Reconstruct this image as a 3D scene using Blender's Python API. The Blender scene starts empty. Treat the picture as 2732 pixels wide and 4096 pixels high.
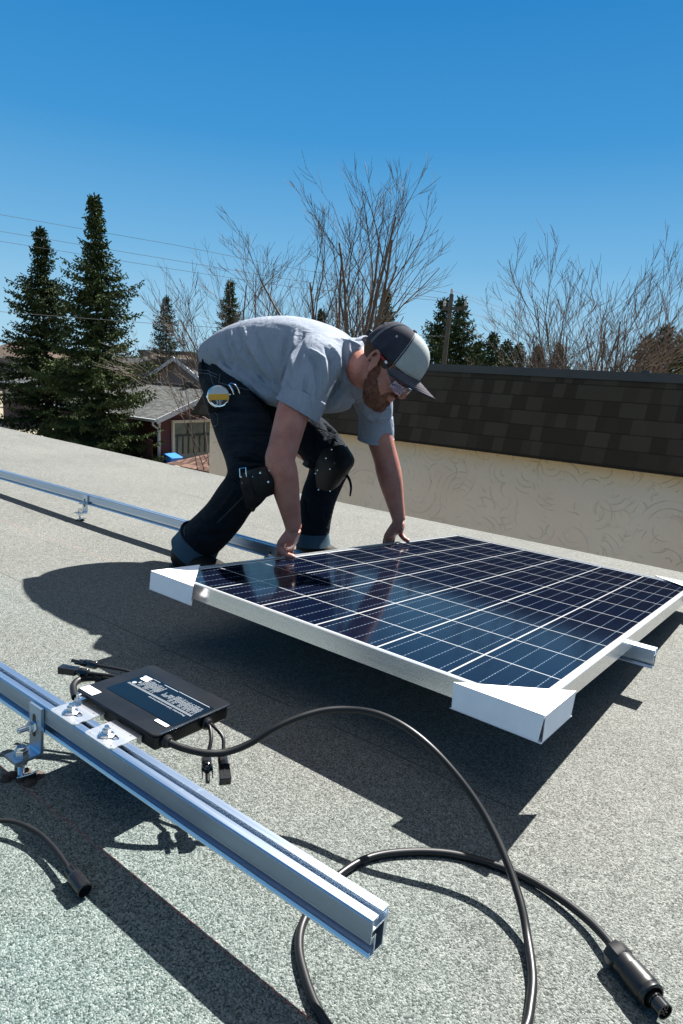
import bpy, bmesh, math, random
import numpy as np
from mathutils import Vector, Matrix
from mathutils.geometry import tessellate_polygon
random.seed(7)
SC = bpy.context.scene
COL = SC.collection
rad = math.radians
# ------------------------------------------------------------------ camera, sky, sun
# The flat roof falls 3 degrees away from the camera: "roof frame" (X along the rails, Y away, Z off the roof) -> world is G.
CAMR = np.array([[0.7943360105, 0.6010933154, 0.0878471884], [0.1710435475, -0.0825457882, -0.9817995202], [-0.5829017133, 0.7949044087, -0.1683822249]])
FPX, CX, CY, CH = 2596.35, 1366.0, 2048.0, 0.66407
TILT = rad(3.0)
G = Matrix.Rotation(-TILT, 4, 'X')
Gn = np.array(G.to_3x3())
camd = bpy.data.cameras.new("camera"); cam = bpy.data.objects.new("camera", camd); COL.objects.link(cam); SC.camera = cam
camd.sensor_fit = 'VERTICAL'; camd.sensor_height = 36.0; camd.lens = 36.0 * FPX / 4096.0
camd.clip_start = 0.02; camd.clip_end = 3000
m = Matrix.Identity(4)
for r_ in range(3):
    m[r_][0] = CAMR[0][r_]; m[r_][1] = -CAMR[1][r_]; m[r_][2] = -CAMR[2][r_]
m[2][3] = CH
cam.matrix_world = G @ m
SUN_R = Vector((0.0093, 0.8318, 1.0)).normalized()
SUN_W = (G.to_3x3() @ SUN_R).normalized()
SUN_EL = math.asin(SUN_W.z); SUN_AZ = math.atan2(SUN_W.x, SUN_W.y)
w = bpy.data.worlds.new("World"); SC.world = w; w.use_nodes = True
wn = w.node_tree; wn.nodes.clear()
sky = wn.nodes.new('ShaderNodeTexSky'); sky.sky_type = 'NISHITA'; sky.sun_disc = False
sky.sun_elevation = SUN_EL; sky.sun_rotation = SUN_AZ
sky.air_density = 1.0; sky.dust_density = 0.35; sky.ozone_density = 2.2; sky.altitude = 1050
bgn = wn.nodes.new('ShaderNodeBackground'); bgn.inputs[1].default_value = 0.052
wo = wn.nodes.new('ShaderNodeOutputWorld')
# deepen the Nishita sky towards the clear polarised spring blue: pale at the horizon, dark at the zenith
wtc = wn.nodes.new('ShaderNodeTexCoord'); wsx = wn.nodes.new('ShaderNodeSeparateXYZ'); wn.links.new(wtc.outputs['Generated'], wsx.inputs[0])
wrp = wn.nodes.new('ShaderNodeValToRGB'); wn.links.new(wsx.outputs[2], wrp.inputs[0]); wel = wrp.color_ramp.elements
for p_, c_ in ((0.0, (0.42, 0.68, 0.86)), (0.05, (0.352, 0.631, 0.835)), (0.16, (0.17, 0.456, 0.752)), (0.30, (0.050, 0.305, 0.66)), (0.52, (0.003, 0.190, 0.54)), (0.66, (0.001, 0.06, 0.20)), (1.0, (0.001, 0.018, 0.075))):
    e_ = wel.new(p_); e_.color = (*c_, 1)
wel.remove(wel[0]); wel.remove(wel[-1])
wsc = wn.nodes.new('ShaderNodeVectorMath'); wsc.operation = 'SCALE'; wsc.inputs['Scale'].default_value = 5.7; wn.links.new(wrp.outputs[0], wsc.inputs[0])
wmx = wn.nodes.new('ShaderNodeMix'); wmx.data_type = 'RGBA'; wmx.inputs[0].default_value = 0.975
wn.links.new(sky.outputs[0], wmx.inputs[6]); wn.links.new(wsc.outputs[0], wmx.inputs[7]); wn.links.new(wmx.outputs[2], bgn.inputs[0]); wn.links.new(bgn.outputs[0], wo.inputs[0])
sund = bpy.data.lights.new("sun", 'SUN'); sund.energy = 5.0; sund.angle = rad(0.53); sund.color = (1.0, 0.975, 0.93)
sun = bpy.data.objects.new("sun", sund); COL.objects.link(sun); sun.rotation_euler = SUN_W.to_track_quat('Z', 'Y').to_euler(); sun.location = (0, 0, 30)
SC.view_settings.view_transform = 'Standard'; SC.view_settings.look = 'None'
SC.view_settings.exposure = 1.75; SC.view_settings.gamma = 1.0
SC.cycles.max_bounces = 8; SC.cycles.caustics_reflective = False; SC.cycles.caustics_refractive = False

# ------------------------------------------------------------------ helpers
CAMO = np.array([0, 0, CH]); CAMW = Gn @ CAMO
def ray(px, py, world=False):
    v = CAMR.T @ np.array([(px - CX) / FPX, (py - CY) / FPX, 1.0])
    return Gn @ v if world else v
def onz(px, py, z=0.0):
    v = ray(px, py); return CAMO + v * (z - CH) / v[2]
def atY(px, py, Y, world=False):
    v = ray(px, py, world); c = CAMW if world else CAMO
    return c + v * (Y - c[1]) / v[1]
def atX(px, py, X, world=False):
    v = ray(px, py, world); c = CAMW if world else CAMO
    return c + v * (X - c[0]) / v[0]
def project(P, world=False):
    P = np.asarray(P, float)
    if world: P = P @ Gn
    Q = (P - CAMO) @ CAMR.T
    return CX + FPX * Q[:, 0] / Q[:, 2], CY + FPX * Q[:, 1] / Q[:, 2], Q[:, 2]

class MB:
    """collects polygons; build() links them as ONE mesh object"""
    def __init__(s): s.v = []; s.f = []; s.sm = []; s.uv = {}
    def add(s, vs, fs, smooth=False):
        n = len(s.v); s.v += [tuple(map(float, p)) for p in vs]
        s.f += [tuple(i + n for i in f) for f in fs]; s.sm += [smooth] * len(fs); return s
    def box(s, lo, hi, M=None):
        x0, y0, z0 = lo; x1, y1, z1 = hi
        vs = [(x0,y0,z0),(x1,y0,z0),(x1,y1,z0),(x0,y1,z0),(x0,y0,z1),(x1,y0,z1),(x1,y1,z1),(x0,y1,z1)]
        if M is not None: vs = [M @ Vector(p) for p in vs]
        return s.add(vs, [(0,3,2,1),(4,5,6,7),(0,1,5,4),(1,2,6,5),(2,3,7,6),(3,0,4,7)])
    def rbox(s, lo, hi, r, M=None, n=3, rz=None):
        # box with rounded vertical edges and a small top/bottom bevel
        x0, y0, z0 = lo; x1, y1, z1 = hi; b = r * 0.5 if rz is None else rz
        def ring(ins, z):
            pts = []; rr = max(r - ins, 1e-4)
            for cx, cy, a0 in ((x1-r, y1-r, 0), (x0+r, y1-r, 90), (x0+r, y0+r, 180), (x1-r, y0+r, 270)):
                for k in range(n + 1):
                    a = rad(a0 + 90 * k / n); pts.append((cx + rr * math.cos(a), cy + rr * math.sin(a), z))
            return pts
        rings = [ring(b, z0), ring(0, z0 + b), ring(0, z1 - b), ring(b, z1)]
        N = len(rings[0]); vs = [p for q in rings for p in q]
        if M is not None: vs = [M @ Vector(p) for p in vs]
        fs = [tuple(reversed(range(N))), tuple(range(3*N, 4*N))]
        for k in range(3):
            for i in range(N): j = (i + 1) % N; fs.append((k*N+i, k*N+j, (k+1)*N+j, (k+1)*N+i))
        return s.add(vs, fs, True)
    def prism(s, pts, vec, caps=True, smooth=False):
        n = len(pts); vs = [Vector(p) for p in pts] + [Vector(p) + Vector(vec) for p in pts]
        fs = [(i, (i+1) % n, n + (i+1) % n, n + i) for i in range(n)]
        s.add(vs, fs, smooth)
        if caps:
            t = tessellate_polygon([[Vector(p) for p in pts]])
            s.add(vs, [tuple(x) for x in t] + [tuple(n + i for i in reversed(x)) for x in t])
        return s
    def tube(s, pts, rads, n=8, caps=True, flat=False):
        pts = [Vector(p) for p in pts]
        if not hasattr(rads, '__len__'): rads = [rads] * len(pts)
        T = []
        for i in range(len(pts)):
            a = pts[max(i-1, 0)]; b = pts[min(i+1, len(pts)-1)]; d = b - a
            T.append(d.normalized() if d.length > 1e-9 else Vector((0, 0, 1)))
        u = T[0].orthogonal().normalized(); vs = []
        for p, t, r in zip(pts, T, rads):
            u = (u - t * u.dot(t)); u = u.normalized() if u.length > 1e-6 else t.orthogonal().normalized()
            v = t.cross(u)
            for k in range(n):
                a = 2 * math.pi * k / n; vs.append(p + (u * math.cos(a) + v * math.sin(a)) * r)
        fs = []
        for i in range(len(pts) - 1):
            for k in range(n): j = (k + 1) % n; fs.append((i*n+k, i*n+j, (i+1)*n+j, (i+1)*n+k))
        if caps: fs += [tuple(reversed(range(n))), tuple(range((len(pts)-1)*n, len(pts)*n))]
        return s.add(vs, fs, not flat)
    def lathe(s, prof, o, axis=(0, 0, 1), n=20, ref=None, flat=False):
        """prof = [(radius, height along axis)]"""
        ax = Vector(axis).normalized(); u = (Vector(ref) if ref else ax.orthogonal()); u = (u - ax * u.dot(ax)).normalized(); v = ax.cross(u); o = Vector(o)
        vs = []; fs = []
        for r, hh in prof:
            for k in range(n):
                a = 2 * math.pi * k / n; vs.append(o + ax * hh + (u * math.cos(a) + v * math.sin(a)) * max(r, 1e-5))
        for i in range(len(prof) - 1):
            for k in range(n): j = (k + 1) % n; fs.append((i*n+k, i*n+j, (i+1)*n+j, (i+1)*n+k))
        fs += [tuple(reversed(range(n))), tuple(range((len(prof)-1)*n, len(prof)*n))]
        return s.add(vs, fs, not flat)
    def quad(s, a, b, c, d): return s.add([a, b, c, d], [(0, 1, 2, 3)])
    def mesh(s, name, off=(0, 0, 0)):
        me = bpy.data.meshes.new(name); o = Vector(off)
        me.from_pydata([tuple(Vector(p) - o) for p in s.v], [], s.f)
        me.polygons.foreach_set('use_smooth', s.sm); me.update()
        bm = bmesh.new(); bm.from_mesh(me); bmesh.ops.recalc_face_normals(bm, faces=bm.faces); bm.to_mesh(me); bm.free()
        me.set_sharp_from_angle(angle=rad(38))
        return me

ORI = {}
def tag(o, label=None, cat=None, group=None, kind=None):
    if label: o['label'] = label
    if cat: o['category'] = cat
    if group: o['group'] = group
    if kind: o['kind'] = kind
    return o
def thing(name, label, cat, loc=(0, 0, 0), group=None, frame='roof'):
    o = bpy.data.objects.new(name, None); COL.objects.link(o); o.empty_display_size = 0.1
    M = Matrix.Translation(Vector(loc)); o.matrix_world = (G @ M) if frame == 'roof' else M
    ORI[o.name] = Vector(loc); return tag(o, label, cat, group)
def link(name, me, mat, parent=None, loc=(0, 0, 0), frame='roof'):
    o = bpy.data.objects.new(name, me); COL.objects.link(o)
    if mat is not None:
        for q in (mat if isinstance(mat, (list, tuple)) else [mat]): me.materials.append(q)
    if parent is not None: o.parent = parent; ORI[o.name] = ORI[parent.name]
    else:
        M = Matrix.Translation(Vector(loc)); o.matrix_world = (G @ M) if frame == 'roof' else M; ORI[o.name] = Vector(loc)
    return o
def obj(name, mb, mat, parent=None, loc=(0, 0, 0), frame='roof'):
    off = ORI[parent.name] if parent is not None else Vector(loc)
    return link(name, mb.mesh(name, off), mat, parent, loc, frame)
def copy_tree(o, parent=None):
    c = o.copy(); COL.objects.link(c); c.parent = parent; ORI[c.name] = ORI.get(o.name, Vector())
    for ch in [x for x in COL.objects if x.parent == o]: copy_tree(ch, c)
    return c
def text_mesh(txt, size, extrude=0.0):
    cu = bpy.data.curves.new("lettering", 'FONT'); cu.body = txt; cu.size = size; cu.extrude = extrude; cu.align_x = 'CENTER'; cu.align_y = 'CENTER'
    ob = bpy.data.objects.new("lettering", cu); COL.objects.link(ob)
    me = bpy.data.meshes.new_from_object(ob.evaluated_get(bpy.context.evaluated_depsgraph_get()))
    bpy.data.objects.remove(ob); bpy.data.curves.remove(cu); return me

# ------------------------------------------------------------------ materials
class NT:
    def __init__(s, name):
        s.m = bpy.data.materials.new(name); s.m.use_nodes = True; s.n = s.m.node_tree.nodes; s.l = s.m.node_tree.links
        s.b = s.n['Principled BSDF']
    def node(s, t, **kw):
        x = s.n.new(t)
        for k, v in kw.items():
            if k in x.inputs.keys() if hasattr(x.inputs, 'keys') else False: pass
            setattr(x, k, v)
        return x
    def inp(s, x, k, v):
        if isinstance(v, bpy.types.NodeSocket): s.l.new(v, x.inputs[k])
        else: x.inputs[k].default_value = v
    def coords(s, kind='Object'): return s.node('ShaderNodeTexCoord').outputs[kind]
    def mapping(s, vec, scale=(1, 1, 1), rot=(0, 0, 0), loc=(0, 0, 0)):
        x = s.node('ShaderNodeMapping'); s.l.new(vec, x.inputs[0]); x.inputs['Scale'].default_value = scale; x.inputs['Rotation'].default_value = rot; x.inputs['Location'].default_value = loc; return x.outputs[0]
    def noise(s, vec, scale, detail=3, rough=0.5, out='Fac', dist=0.0):
        x = s.node('ShaderNodeTexNoise'); s.l.new(vec, x.inputs['Vector']); x.inputs['Scale'].default_value = scale; x.inputs['Detail'].default_value = detail; x.inputs['Roughness'].default_value = rough; x.inputs['Distortion'].default_value = dist; return x.outputs[out]
    def voro(s, vec, scale, feature='F1', out='Color', rnd=1.0):
        x = s.node('ShaderNodeTexVoronoi', feature=feature); s.l.new(vec, x.inputs['Vector']); x.inputs['Scale'].default_value = scale; x.inputs['Randomness'].default_value = rnd; return x.outputs[out]
    def ramp(s, fac, stops, interp='LINEAR'):
        x = s.node('ShaderNodeValToRGB'); s.l.new(fac, x.inputs[0]); e = x.color_ramp.elements; x.color_ramp.interpolation = interp
        while len(e) > 1: e.remove(e[-1])
        e[0].position = stops[0][0]; e[0].color = (*stops[0][1], 1)
        for p, c in stops[1:]:
            q = e.new(p); q.color = (*c, 1)
        return x.outputs[0]
    def math(s, op, a, b=None, c=None, clamp=False):
        x = s.node('ShaderNodeMath', operation=op, use_clamp=clamp); s.inp(x, 0, a)
        if b is not None: s.inp(x, 1, b)
        if c is not None: s.inp(x, 2, c)
        return x.outputs[0]
    def mix(s, fac, a, b, blend='MIX'):
        x = s.node('ShaderNodeMix', data_type='RGBA', blend_type=blend)
        s.inp(x, 0, fac)
        for k, v in ((6, a), (7, b)):
            if isinstance(v, bpy.types.NodeSocket): s.l.new(v, x.inputs[k])
            else: x.inputs[k].default_value = (*v, 1) if len(v) == 3 else v
        return x.outputs[2]
    def sep(s, vec): x = s.node('ShaderNodeSeparateXYZ'); s.l.new(vec, x.inputs[0]); return x.outputs
    def comb(s, x_, y_, z_=0.0):
        x = s.node('ShaderNodeCombineXYZ')
        for k, v in enumerate((x_, y_, z_)): s.inp(x, k, v)
        return x.outputs[0]
    def bump(s, h, strength=0.3, dist=0.002, normal=None):
        x = s.node('ShaderNodeBump'); x.inputs['Strength'].default_value = strength; x.inputs['Distance'].default_value = dist; s.l.new(h, x.inputs['Height'])
        if normal is not None: s.l.new(normal, x.inputs['Normal'])
        s.l.new(x.outputs[0], s.b.inputs['Normal']); return x.outputs[0]
    def col(s, c):
        if isinstance(c, bpy.types.NodeSocket): s.l.new(c, s.b.inputs['Base Color'])
        else: s.b.inputs['Base Color'].default_value = (*c, 1)
        return s
    def set(s, **kw):
        for k, v in kw.items():
            k = {'rough': 'Roughness', 'metal': 'Metallic', 'spec': 'Specular IOR Level', 'coat': 'Coat Weight', 'coatr': 'Coat Roughness', 'ior': 'IOR', 'sss': 'Subsurface Weight', 'sheen': 'Sheen Weight', 'trans': 'Transmission Weight', 'alpha': 'Alpha'}[k]
            s.inp(s.b, k, v)
        return s

def simple(name, c, rough=0.6, metal=0.0, var=0.15, scale=30, bump=0.0, **kw):
    t = NT(name); co = t.coords(); n = t.noise(co, scale, 4, 0.6)
    a = tuple(x * (1 - var) for x in c); b = tuple(min(1, x * (1 + var)) for x in c)
    t.col(t.ramp(n, [(0.25, a), (0.75, b)])); t.set(rough=rough, metal=metal, **kw)
    if bump: t.bump(n, bump, 0.002)
    return t.m

def mat_roof():
    t = NT('mineral_roofing'); co = t.coords()
    c = t.voro(co, 500.0, out='Color'); f = t.sep(c)[0]
    big = t.noise(co, 1.6, 4, 0.6); mid = t.noise(co, 55, 3, 0.65); y = t.sep(co)[1]
    warm = t.ramp(f, [(0.0, (0.0431, 0.0449, 0.0401)), (0.2, (0.0789, 0.0814, 0.0743)), (0.5, (0.1349, 0.1371, 0.1266)), (0.8, (0.1909, 0.1928, 0.1802)), (1.0, (0.2476, 0.2484, 0.2322))])
    green = t.ramp(f, [(0.0, (0.0148, 0.0274, 0.0252)), (0.2, (0.0475, 0.0732, 0.0692)), (0.5, (0.0950, 0.1279, 0.1224)), (0.8, (0.1478, 0.1814, 0.1745)), (1.0, (0.2069, 0.2351, 0.2264))])
    g = t.math('ADD', t.math('MULTIPLY', y, -1.1), t.math('MULTIPLY', big, 1.5)); gf = t.math('MULTIPLY_ADD', g, 0.9, 0.42, clamp=True)
    base = t.mix(gf, warm, green)
    base = t.mix(0.55, base, t.ramp(mid, [(0.25, (0.62, 0.62, 0.62)), (0.75, (1.25, 1.24, 1.2))]), 'MULTIPLY')
    base = t.mix(0.6, base, t.ramp(big, [(0.3, (0.80, 0.80, 0.79)), (0.7, (1.12, 1.12, 1.10))]), 'MULTIPLY')
    scf = t.noise(t.mapping(co, (2.2, 9.0, 1), rot=(0, 0, 0.5)), 1.0, 5, 0.7); base = t.mix(0.7, base, t.ramp(scf, [(0.30, (0.72, 0.72, 0.70)), (0.42, (1, 1, 1)), (0.66, (1, 1, 1)), (0.76, (1.18, 1.17, 1.12))]), 'MULTIPLY')
    spk = t.voro(co, 14.0, out='Distance'); base = t.mix(t.math('MULTIPLY', t.math('LESS_THAN', spk, 0.035), 0.7), base, (0.03, 0.025, 0.02))
    # membrane laps every metre, running with the rails, and a faint chalk line
    yy = t.math('ADD', y, t.math('MULTIPLY', t.noise(co, 7, 2), 0.012))
    lap = t.math('PINGPONG', t.math('ADD', yy, 0.93), 0.49)
    lapm = t.math('LESS_THAN', lap, 0.0022)
    brk = t.math('GREATER_THAN', t.noise(co, 3.1, 2), 0.47)
    base = t.mix(t.math('MULTIPLY', t.math('MULTIPLY', lapm, brk), 0.75), base, (0.06, 0.055, 0.05))
    red = t.math('LESS_THAN', t.math('ABSOLUTE', t.math('SUBTRACT', y, 0.4945 )), 0.0028)
    redm = t.math('MULTIPLY', red, t.math('GREATER_THAN', t.noise(co, 160, 2), 0.47))
    base = t.mix(t.math('MULTIPLY', redm, 0.22), base, (0.36, 0.05, 0.04))
    red2 = t.math('LESS_THAN', t.math('ABSOLUTE', t.math('SUBTRACT', y, 1.40)), 0.0035)
    base = t.mix(t.math('MULTIPLY', t.math('MULTIPLY', red2, t.math('MULTIPLY', t.math('GREATER_THAN', t.noise(co, 90, 2), 0.52), t.math('LESS_THAN', t.sep(co)[0], -1.35))), 0.30), base, (0.42, 0.16, 0.11))
    t.col(base); t.set(rough=0.95, spec=0.25)
    d = t.voro(co, 500.0, out='Distance'); t.bump(t.math('MULTIPLY', d, -1.0), 0.8, 0.0018)
    return t.m

def mat_alu(name='anodised_aluminium', base=0.72, rough=0.3, ribs=False, tint=(1, 1.0, 1.0), mt=1.0):
    t = NT(name); co = t.coords(); st = t.mapping(co, (3, 110, 110)); n = t.noise(st, 1.0, 4, 0.7)
    sc = t.noise(t.mapping(co, (60, 25, 25)), 1.0, 5, 0.75)
    c = t.ramp(n, [(0.3, tuple(base * 0.92 * k for k in tint)), (0.7, tuple(base * k for k in tint))])
    smear = t.ramp(sc, [(0.64, (0, 0, 0)), (0.72, (1, 1, 1))])
    t.col(c); t.set(metal=t.math('MULTIPLY_ADD', smear, -0.30, mt)); t.set(rough=t.math('MULTIPLY_ADD', n, 0.12, rough - 0.05))
    t.bump(n, 0.02, 0.0003); return t.m

def mat_black(name='black_plastic', v=0.012, rough=0.35, **kw):
    t = NT(name); co = t.coords(); n = t.noise(co, 900, 2); b = t.noise(co, 14, 4)
    t.col(t.ramp(b, [(0.3, (v, v, v * 1.1)), (0.7, (v * 1.7, v * 1.7, v * 1.75))])); t.set(rough=t.math('MULTIPLY_ADD', b, 0.2, rough - 0.1), **kw); t.bump(n, 0.08, 0.0003); return t.m

def mat_cells():
    # uv in metres over the module; cells 159.5 x 162.7 mm pitch
    t = NT('polycrystalline_cells'); uv = t.coords('UV'); X, Y, _ = t.sep(uv)
    pi, pj = 0.1595, 0.16269
    def gap(v, p, wd):
        fr = t.math('PINGPONG', v, p / 2)
        a = t.node('ShaderNodeMapRange'); a.inputs['From Min'].default_value = wd * 0.5 - 0.0003; a.inputs['From Max'].default_value = wd * 0.5 + 0.0003
        a.inputs['To Min'].default_value = 1; a.inputs['To Max'].default_value = 0; t.l.new(fr, a.inputs['Value']); return a.outputs[0]
    gi = gap(X, pi, 0.0037); gj = gap(Y, pj, 0.0028)
    def inside(v, lo, hi): return t.math('MULTIPLY', t.math('GREATER_THAN', v, lo), t.math('LESS_THAN', v, hi))
    area = t.math('MULTIPLY', inside(X, 0.002, 6 * pi - 0.002), inside(Y, 0.002, 10 * pj - 0.002))
    white = t.math('MAXIMUM', t.math('MAXIMUM', gi, gj), t.math('SUBTRACT', 1.0, area))
    cell = t.comb(t.math('FLOOR', t.math('DIVIDE', X, pi)), t.math('FLOOR', t.math('DIVIDE', Y, pj)))
    wn_ = t.node('ShaderNodeTexWhiteNoise', noise_dimensions='2D'); t.l.new(cell, wn_.inputs['Vector'])
    grain = t.voro(t.mapping(uv, (1, 1, 1)), 140, out='Color')
    cc = t.mix(t.math('MULTIPLY', wn_.outputs['Value'], 0.8), (0.0015, 0.0035, 0.0115), (0.0028, 0.0035, 0.0080))
    cc = t.mix(0.25, cc, t.mix(t.sep(grain)[0], (0.0012, 0.0028, 0.011), (0.0040, 0.0075, 0.020)))
    # busbars: four per cell, running along Y, soldered in dots
    bx = t.math('PINGPONG', t.math('ADD', t.math('MODULO', X, pi), -pi / 8), pi / 8)
    bus = t.math('MULTIPLY', t.math('LESS_THAN', bx, 0.0008), area)
    dot = t.math('LESS_THAN', t.math('PINGPONG', Y, 0.0065), 0.0030)
    dotn = t.math('MULTIPLY_ADD', t.math('MULTIPLY', dot, t.noise(t.mapping(uv, (40, 160, 1)), 1.0, 2)), 0.75, 0.10)
    ribbon = t.mix(dotn, (0.010, 0.024, 0.05), (0.25, 0.30, 0.35))
    cc = t.mix(bus, cc, ribbon)
    c = t.mix(white, cc, (0.36, 0.37, 0.375))
    # bus tape visible in the front margin
    tape = t.math('MULTIPLY', inside(Y, -0.011, -0.006), inside(X, 0.03, 0.93))
    c = t.mix(t.math('MULTIPLY', tape, 0.75), c, (0.42, 0.46, 0.50))
    t.col(c); t.set(rough=0.085, spec=0.17)
    return t.m

def mat_paper():
    t = NT('white_cardboard'); co = t.coords(); n = t.noise(co, 25, 5, 0.6); f = t.noise(co, 500, 2)
    t.col(t.ramp(n, [(0.3, (0.80, 0.79, 0.81)), (0.7, (0.87, 0.86, 0.88))])); t.set(rough=0.75, spec=0.3); cr = t.noise(t.mapping(co, (30, 30, 30)), 1.0, 2, dist=2.0); t.bump(t.mix(0.5, f, cr), 0.25, 0.0012); return t.m

def mat_shingle(name, c0, c1, row=0.143, wid=0.30, axis='XZ', lap=0.35, bumpy=0.6):
    """courses of asphalt shingle; rows follow local height or a slope coordinate in the UV map (metres)"""
    t = NT(name); uv = t.coords('UV'); X, Y, _ = t.sep(uv)
    r = t.math('FLOOR', t.math('DIVIDE', Y, row)); wn0 = t.node('ShaderNodeTexWhiteNoise', noise_dimensions='1D'); t.l.new(r, wn0.inputs['W'])
    xs = t.math('ADD', X, t.math('MULTIPLY', wn0.outputs['Value'], wid * 3))
    xs = t.math('ADD', xs, t.math('MULTIPLY', t.noise(t.comb(xs, t.math('MULTIPLY', r, 7.3)), 2.2, 1), wid * 1.4))
    cidx = t.math('FLOOR', t.math('DIVIDE', xs, wid * 0.5))
    wn1 = t.node('ShaderNodeTexWhiteNoise', noise_dimensions='2D'); t.l.new(t.comb(cidx, r), wn1.inputs['Vector'])
    tone = wn1.outputs['Value']; gr = t.noise(t.comb(X, Y), 260, 2, 0.6); blot = t.noise(t.comb(X, Y), 1.3, 3)
    c = t.mix(t.ramp(tone, [(0.3, (0, 0, 0)), (0.75, (1, 1, 1))]), c0, c1)
    c = t.mix(0.6, c, t.ramp(gr, [(0.3, (0.55, 0.55, 0.55)), (0.7, (1.4, 1.4, 1.4))]), 'MULTIPLY')
    c = t.mix(0.5, c, t.ramp(blot, [(0.3, (0.8, 0.8, 0.8)), (0.7, (1.15, 1.15, 1.15))]), 'MULTIPLY')
    fy = t.math('FRACT', t.math('DIVIDE', Y, row)); edge = t.math('LESS_THAN', fy, 0.07)
    c = t.mix(t.math('MULTIPLY', edge, lap), c, tuple(x * 0.35 for x in c0))
    t.col(c); t.set(rough=0.95, spec=0.2)
    hgt = t.math('ADD', t.math('MULTIPLY', fy, -0.5), t.math('MULTIPLY', tone, 0.5)); hgt = t.math('ADD', hgt, t.math('MULTIPLY', gr, 0.3))
    t.bump(hgt, bumpy, 0.006); return t.m

def mat_stucco():
    t = NT('cream_stucco'); co = t.coords(); wob = t.noise(co, 1.7, 2)
    def arcs(loc, sc, f, ph, seed):
        # fans of trowel sweeps: a few rings round scattered centres, shown over a wedge of angle only
        P = t.mapping(co, (1, 0.0, 1), loc=loc); v = t.node('ShaderNodeTexVoronoi', feature='F1'); t.l.new(P, v.inputs['Vector']); v.inputs['Scale'].default_value = sc
        d = v.outputs['Distance']; sp = t.sep(v.outputs['Position']); q = t.sep(P)
        ang = t.math('ARCTAN2', t.math('SUBTRACT', q[2], sp[2]), t.math('SUBTRACT', q[0], sp[0]))
        cr = t.sep(v.outputs['Color']); a2 = t.math('SINE', t.math('ADD', ang, t.math('MULTIPLY', cr[0], 6.28)))
        wedge = t.math('MULTIPLY', t.math('SUBTRACT', a2, 0.25), 3.0, clamp=True)
        x = t.math('SINE', t.math('ADD', t.math('MULTIPLY', t.math('ADD', d, t.math('MULTIPLY', wob, 0.18)), f), t.math('MULTIPLY', cr[1], 6.0)))
        return t.math('MULTIPLY', t.math('MULTIPLY', t.math('POWER', t.math('MAXIMUM', x, 0.0), 24), wedge), t.math('GREATER_THAN', d, 0.10))
    arc = t.math('MAXIMUM', t.math('MAXIMUM', arcs((0, 0, 0), 3.0, 34, 0, 1), arcs((3.3, 0, 1.7), 2.2, 26, 1, 2)), arcs((7.1, 0, 5.2), 3.9, 30, 1, 3))
    arc = t.math('MULTIPLY', arc, t.ramp(t.noise(co, 5.0, 2), [(0.36, (0, 0, 0)), (0.55, (1, 1, 1))]))
    fine = t.noise(co, 60, 4, 0.6); blot = t.noise(co, 1.1, 4)
    c = t.ramp(blot, [(0.3, (0.94, 0.71, 0.52)), (0.7, (0.97, 0.78, 0.60))])
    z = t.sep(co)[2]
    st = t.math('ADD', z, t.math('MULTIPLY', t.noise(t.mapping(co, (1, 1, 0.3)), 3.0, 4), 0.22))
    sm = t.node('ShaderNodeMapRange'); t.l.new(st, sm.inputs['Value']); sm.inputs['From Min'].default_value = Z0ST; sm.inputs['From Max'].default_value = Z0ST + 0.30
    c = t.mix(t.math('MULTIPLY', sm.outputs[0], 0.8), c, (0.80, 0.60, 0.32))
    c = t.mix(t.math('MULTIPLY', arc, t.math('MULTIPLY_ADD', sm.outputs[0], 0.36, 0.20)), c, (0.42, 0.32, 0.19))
    t.col(c); t.set(rough=0.9, spec=0.2); t.bump(t.math('ADD', t.math('MULTIPLY', arc, 1.0), t.math('MULTIPLY', fine, 0.5)), 0.6, 0.012); return t.m
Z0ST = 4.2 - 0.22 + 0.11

M = {}
M['roof'] = mat_roof()
M['alu'] = mat_alu(base=0.74, rough=0.32, tint=(0.83, 0.94, 1.06)); M['frame'] = mat_alu('clear_anodised_frame', 0.74, 0.22, mt=0.8)
M['steel'] = mat_alu('stainless_steel', 0.72, 0.22); M['plate'] = mat_alu('brushed_stainless_plate', 0.86, 0.38, tint=(1, 0.98, 0.95))
M['black'] = mat_black(v=0.006); M['case'] = mat_black('black_enamel', 0.004, 0.36, spec=0.35)
M['cable'] = mat_black('black_rubber', 0.006, 0.40, spec=0.35); M['gloss'] = mat_black('glossy_black_plastic', 0.008, 0.14, spec=0.6)
M['cells'] = mat_cells(); M['paper'] = mat_paper()
M['backsheet'] = simple('white_backsheet', (0.75, 0.75, 0.75), 0.6, var=0.03)
M['label'] = simple('glossy_label_black', (0.003, 0.0045, 0.0065), 0.09, var=0.1, spec=0.45)
M['print'] = simple('white_print', (0.25, 0.275, 0.30), 0.4, var=0.05, scale=200)
M['sticker'] = simple('white_sticker', (0.82, 0.82, 0.86), 0.45, var=0.03)
M['greyprint'] = simple('grey_print', (0.30, 0.31, 0.35), 0.5, var=0.3, scale=300)
M['rubber'] = M['cable']
M['gasket'] = simple('sealant', (0.045, 0.03, 0.022), 0.8, var=0.6, scale=60, bump=0.5)
M['rust'] = simple('rusty_sealant', (0.16, 0.06, 0.025), 0.85, var=0.6, scale=80, bump=0.5)
M['mansard'] = mat_shingle('dark_laminated_shingle', (0.041, 0.030, 0.019), (0.066, 0.050, 0.033), 0.146, 0.24, lap=0.6)
M['flash'] = simple('charcoal_metal_flashing', (0.040, 0.037, 0.034), 0.45, var=0.2, scale=3)
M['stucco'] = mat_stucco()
M['needles'] = simple('spruce_needles', (0.055, 0.075, 0.028), 0.8, var=0.45, scale=1.6, spec=0.08)
M['needles2'] = simple('spruce_needles_brown_green', (0.046, 0.062, 0.024), 0.8, var=0.5, scale=1.6, spec=0.08)
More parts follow.
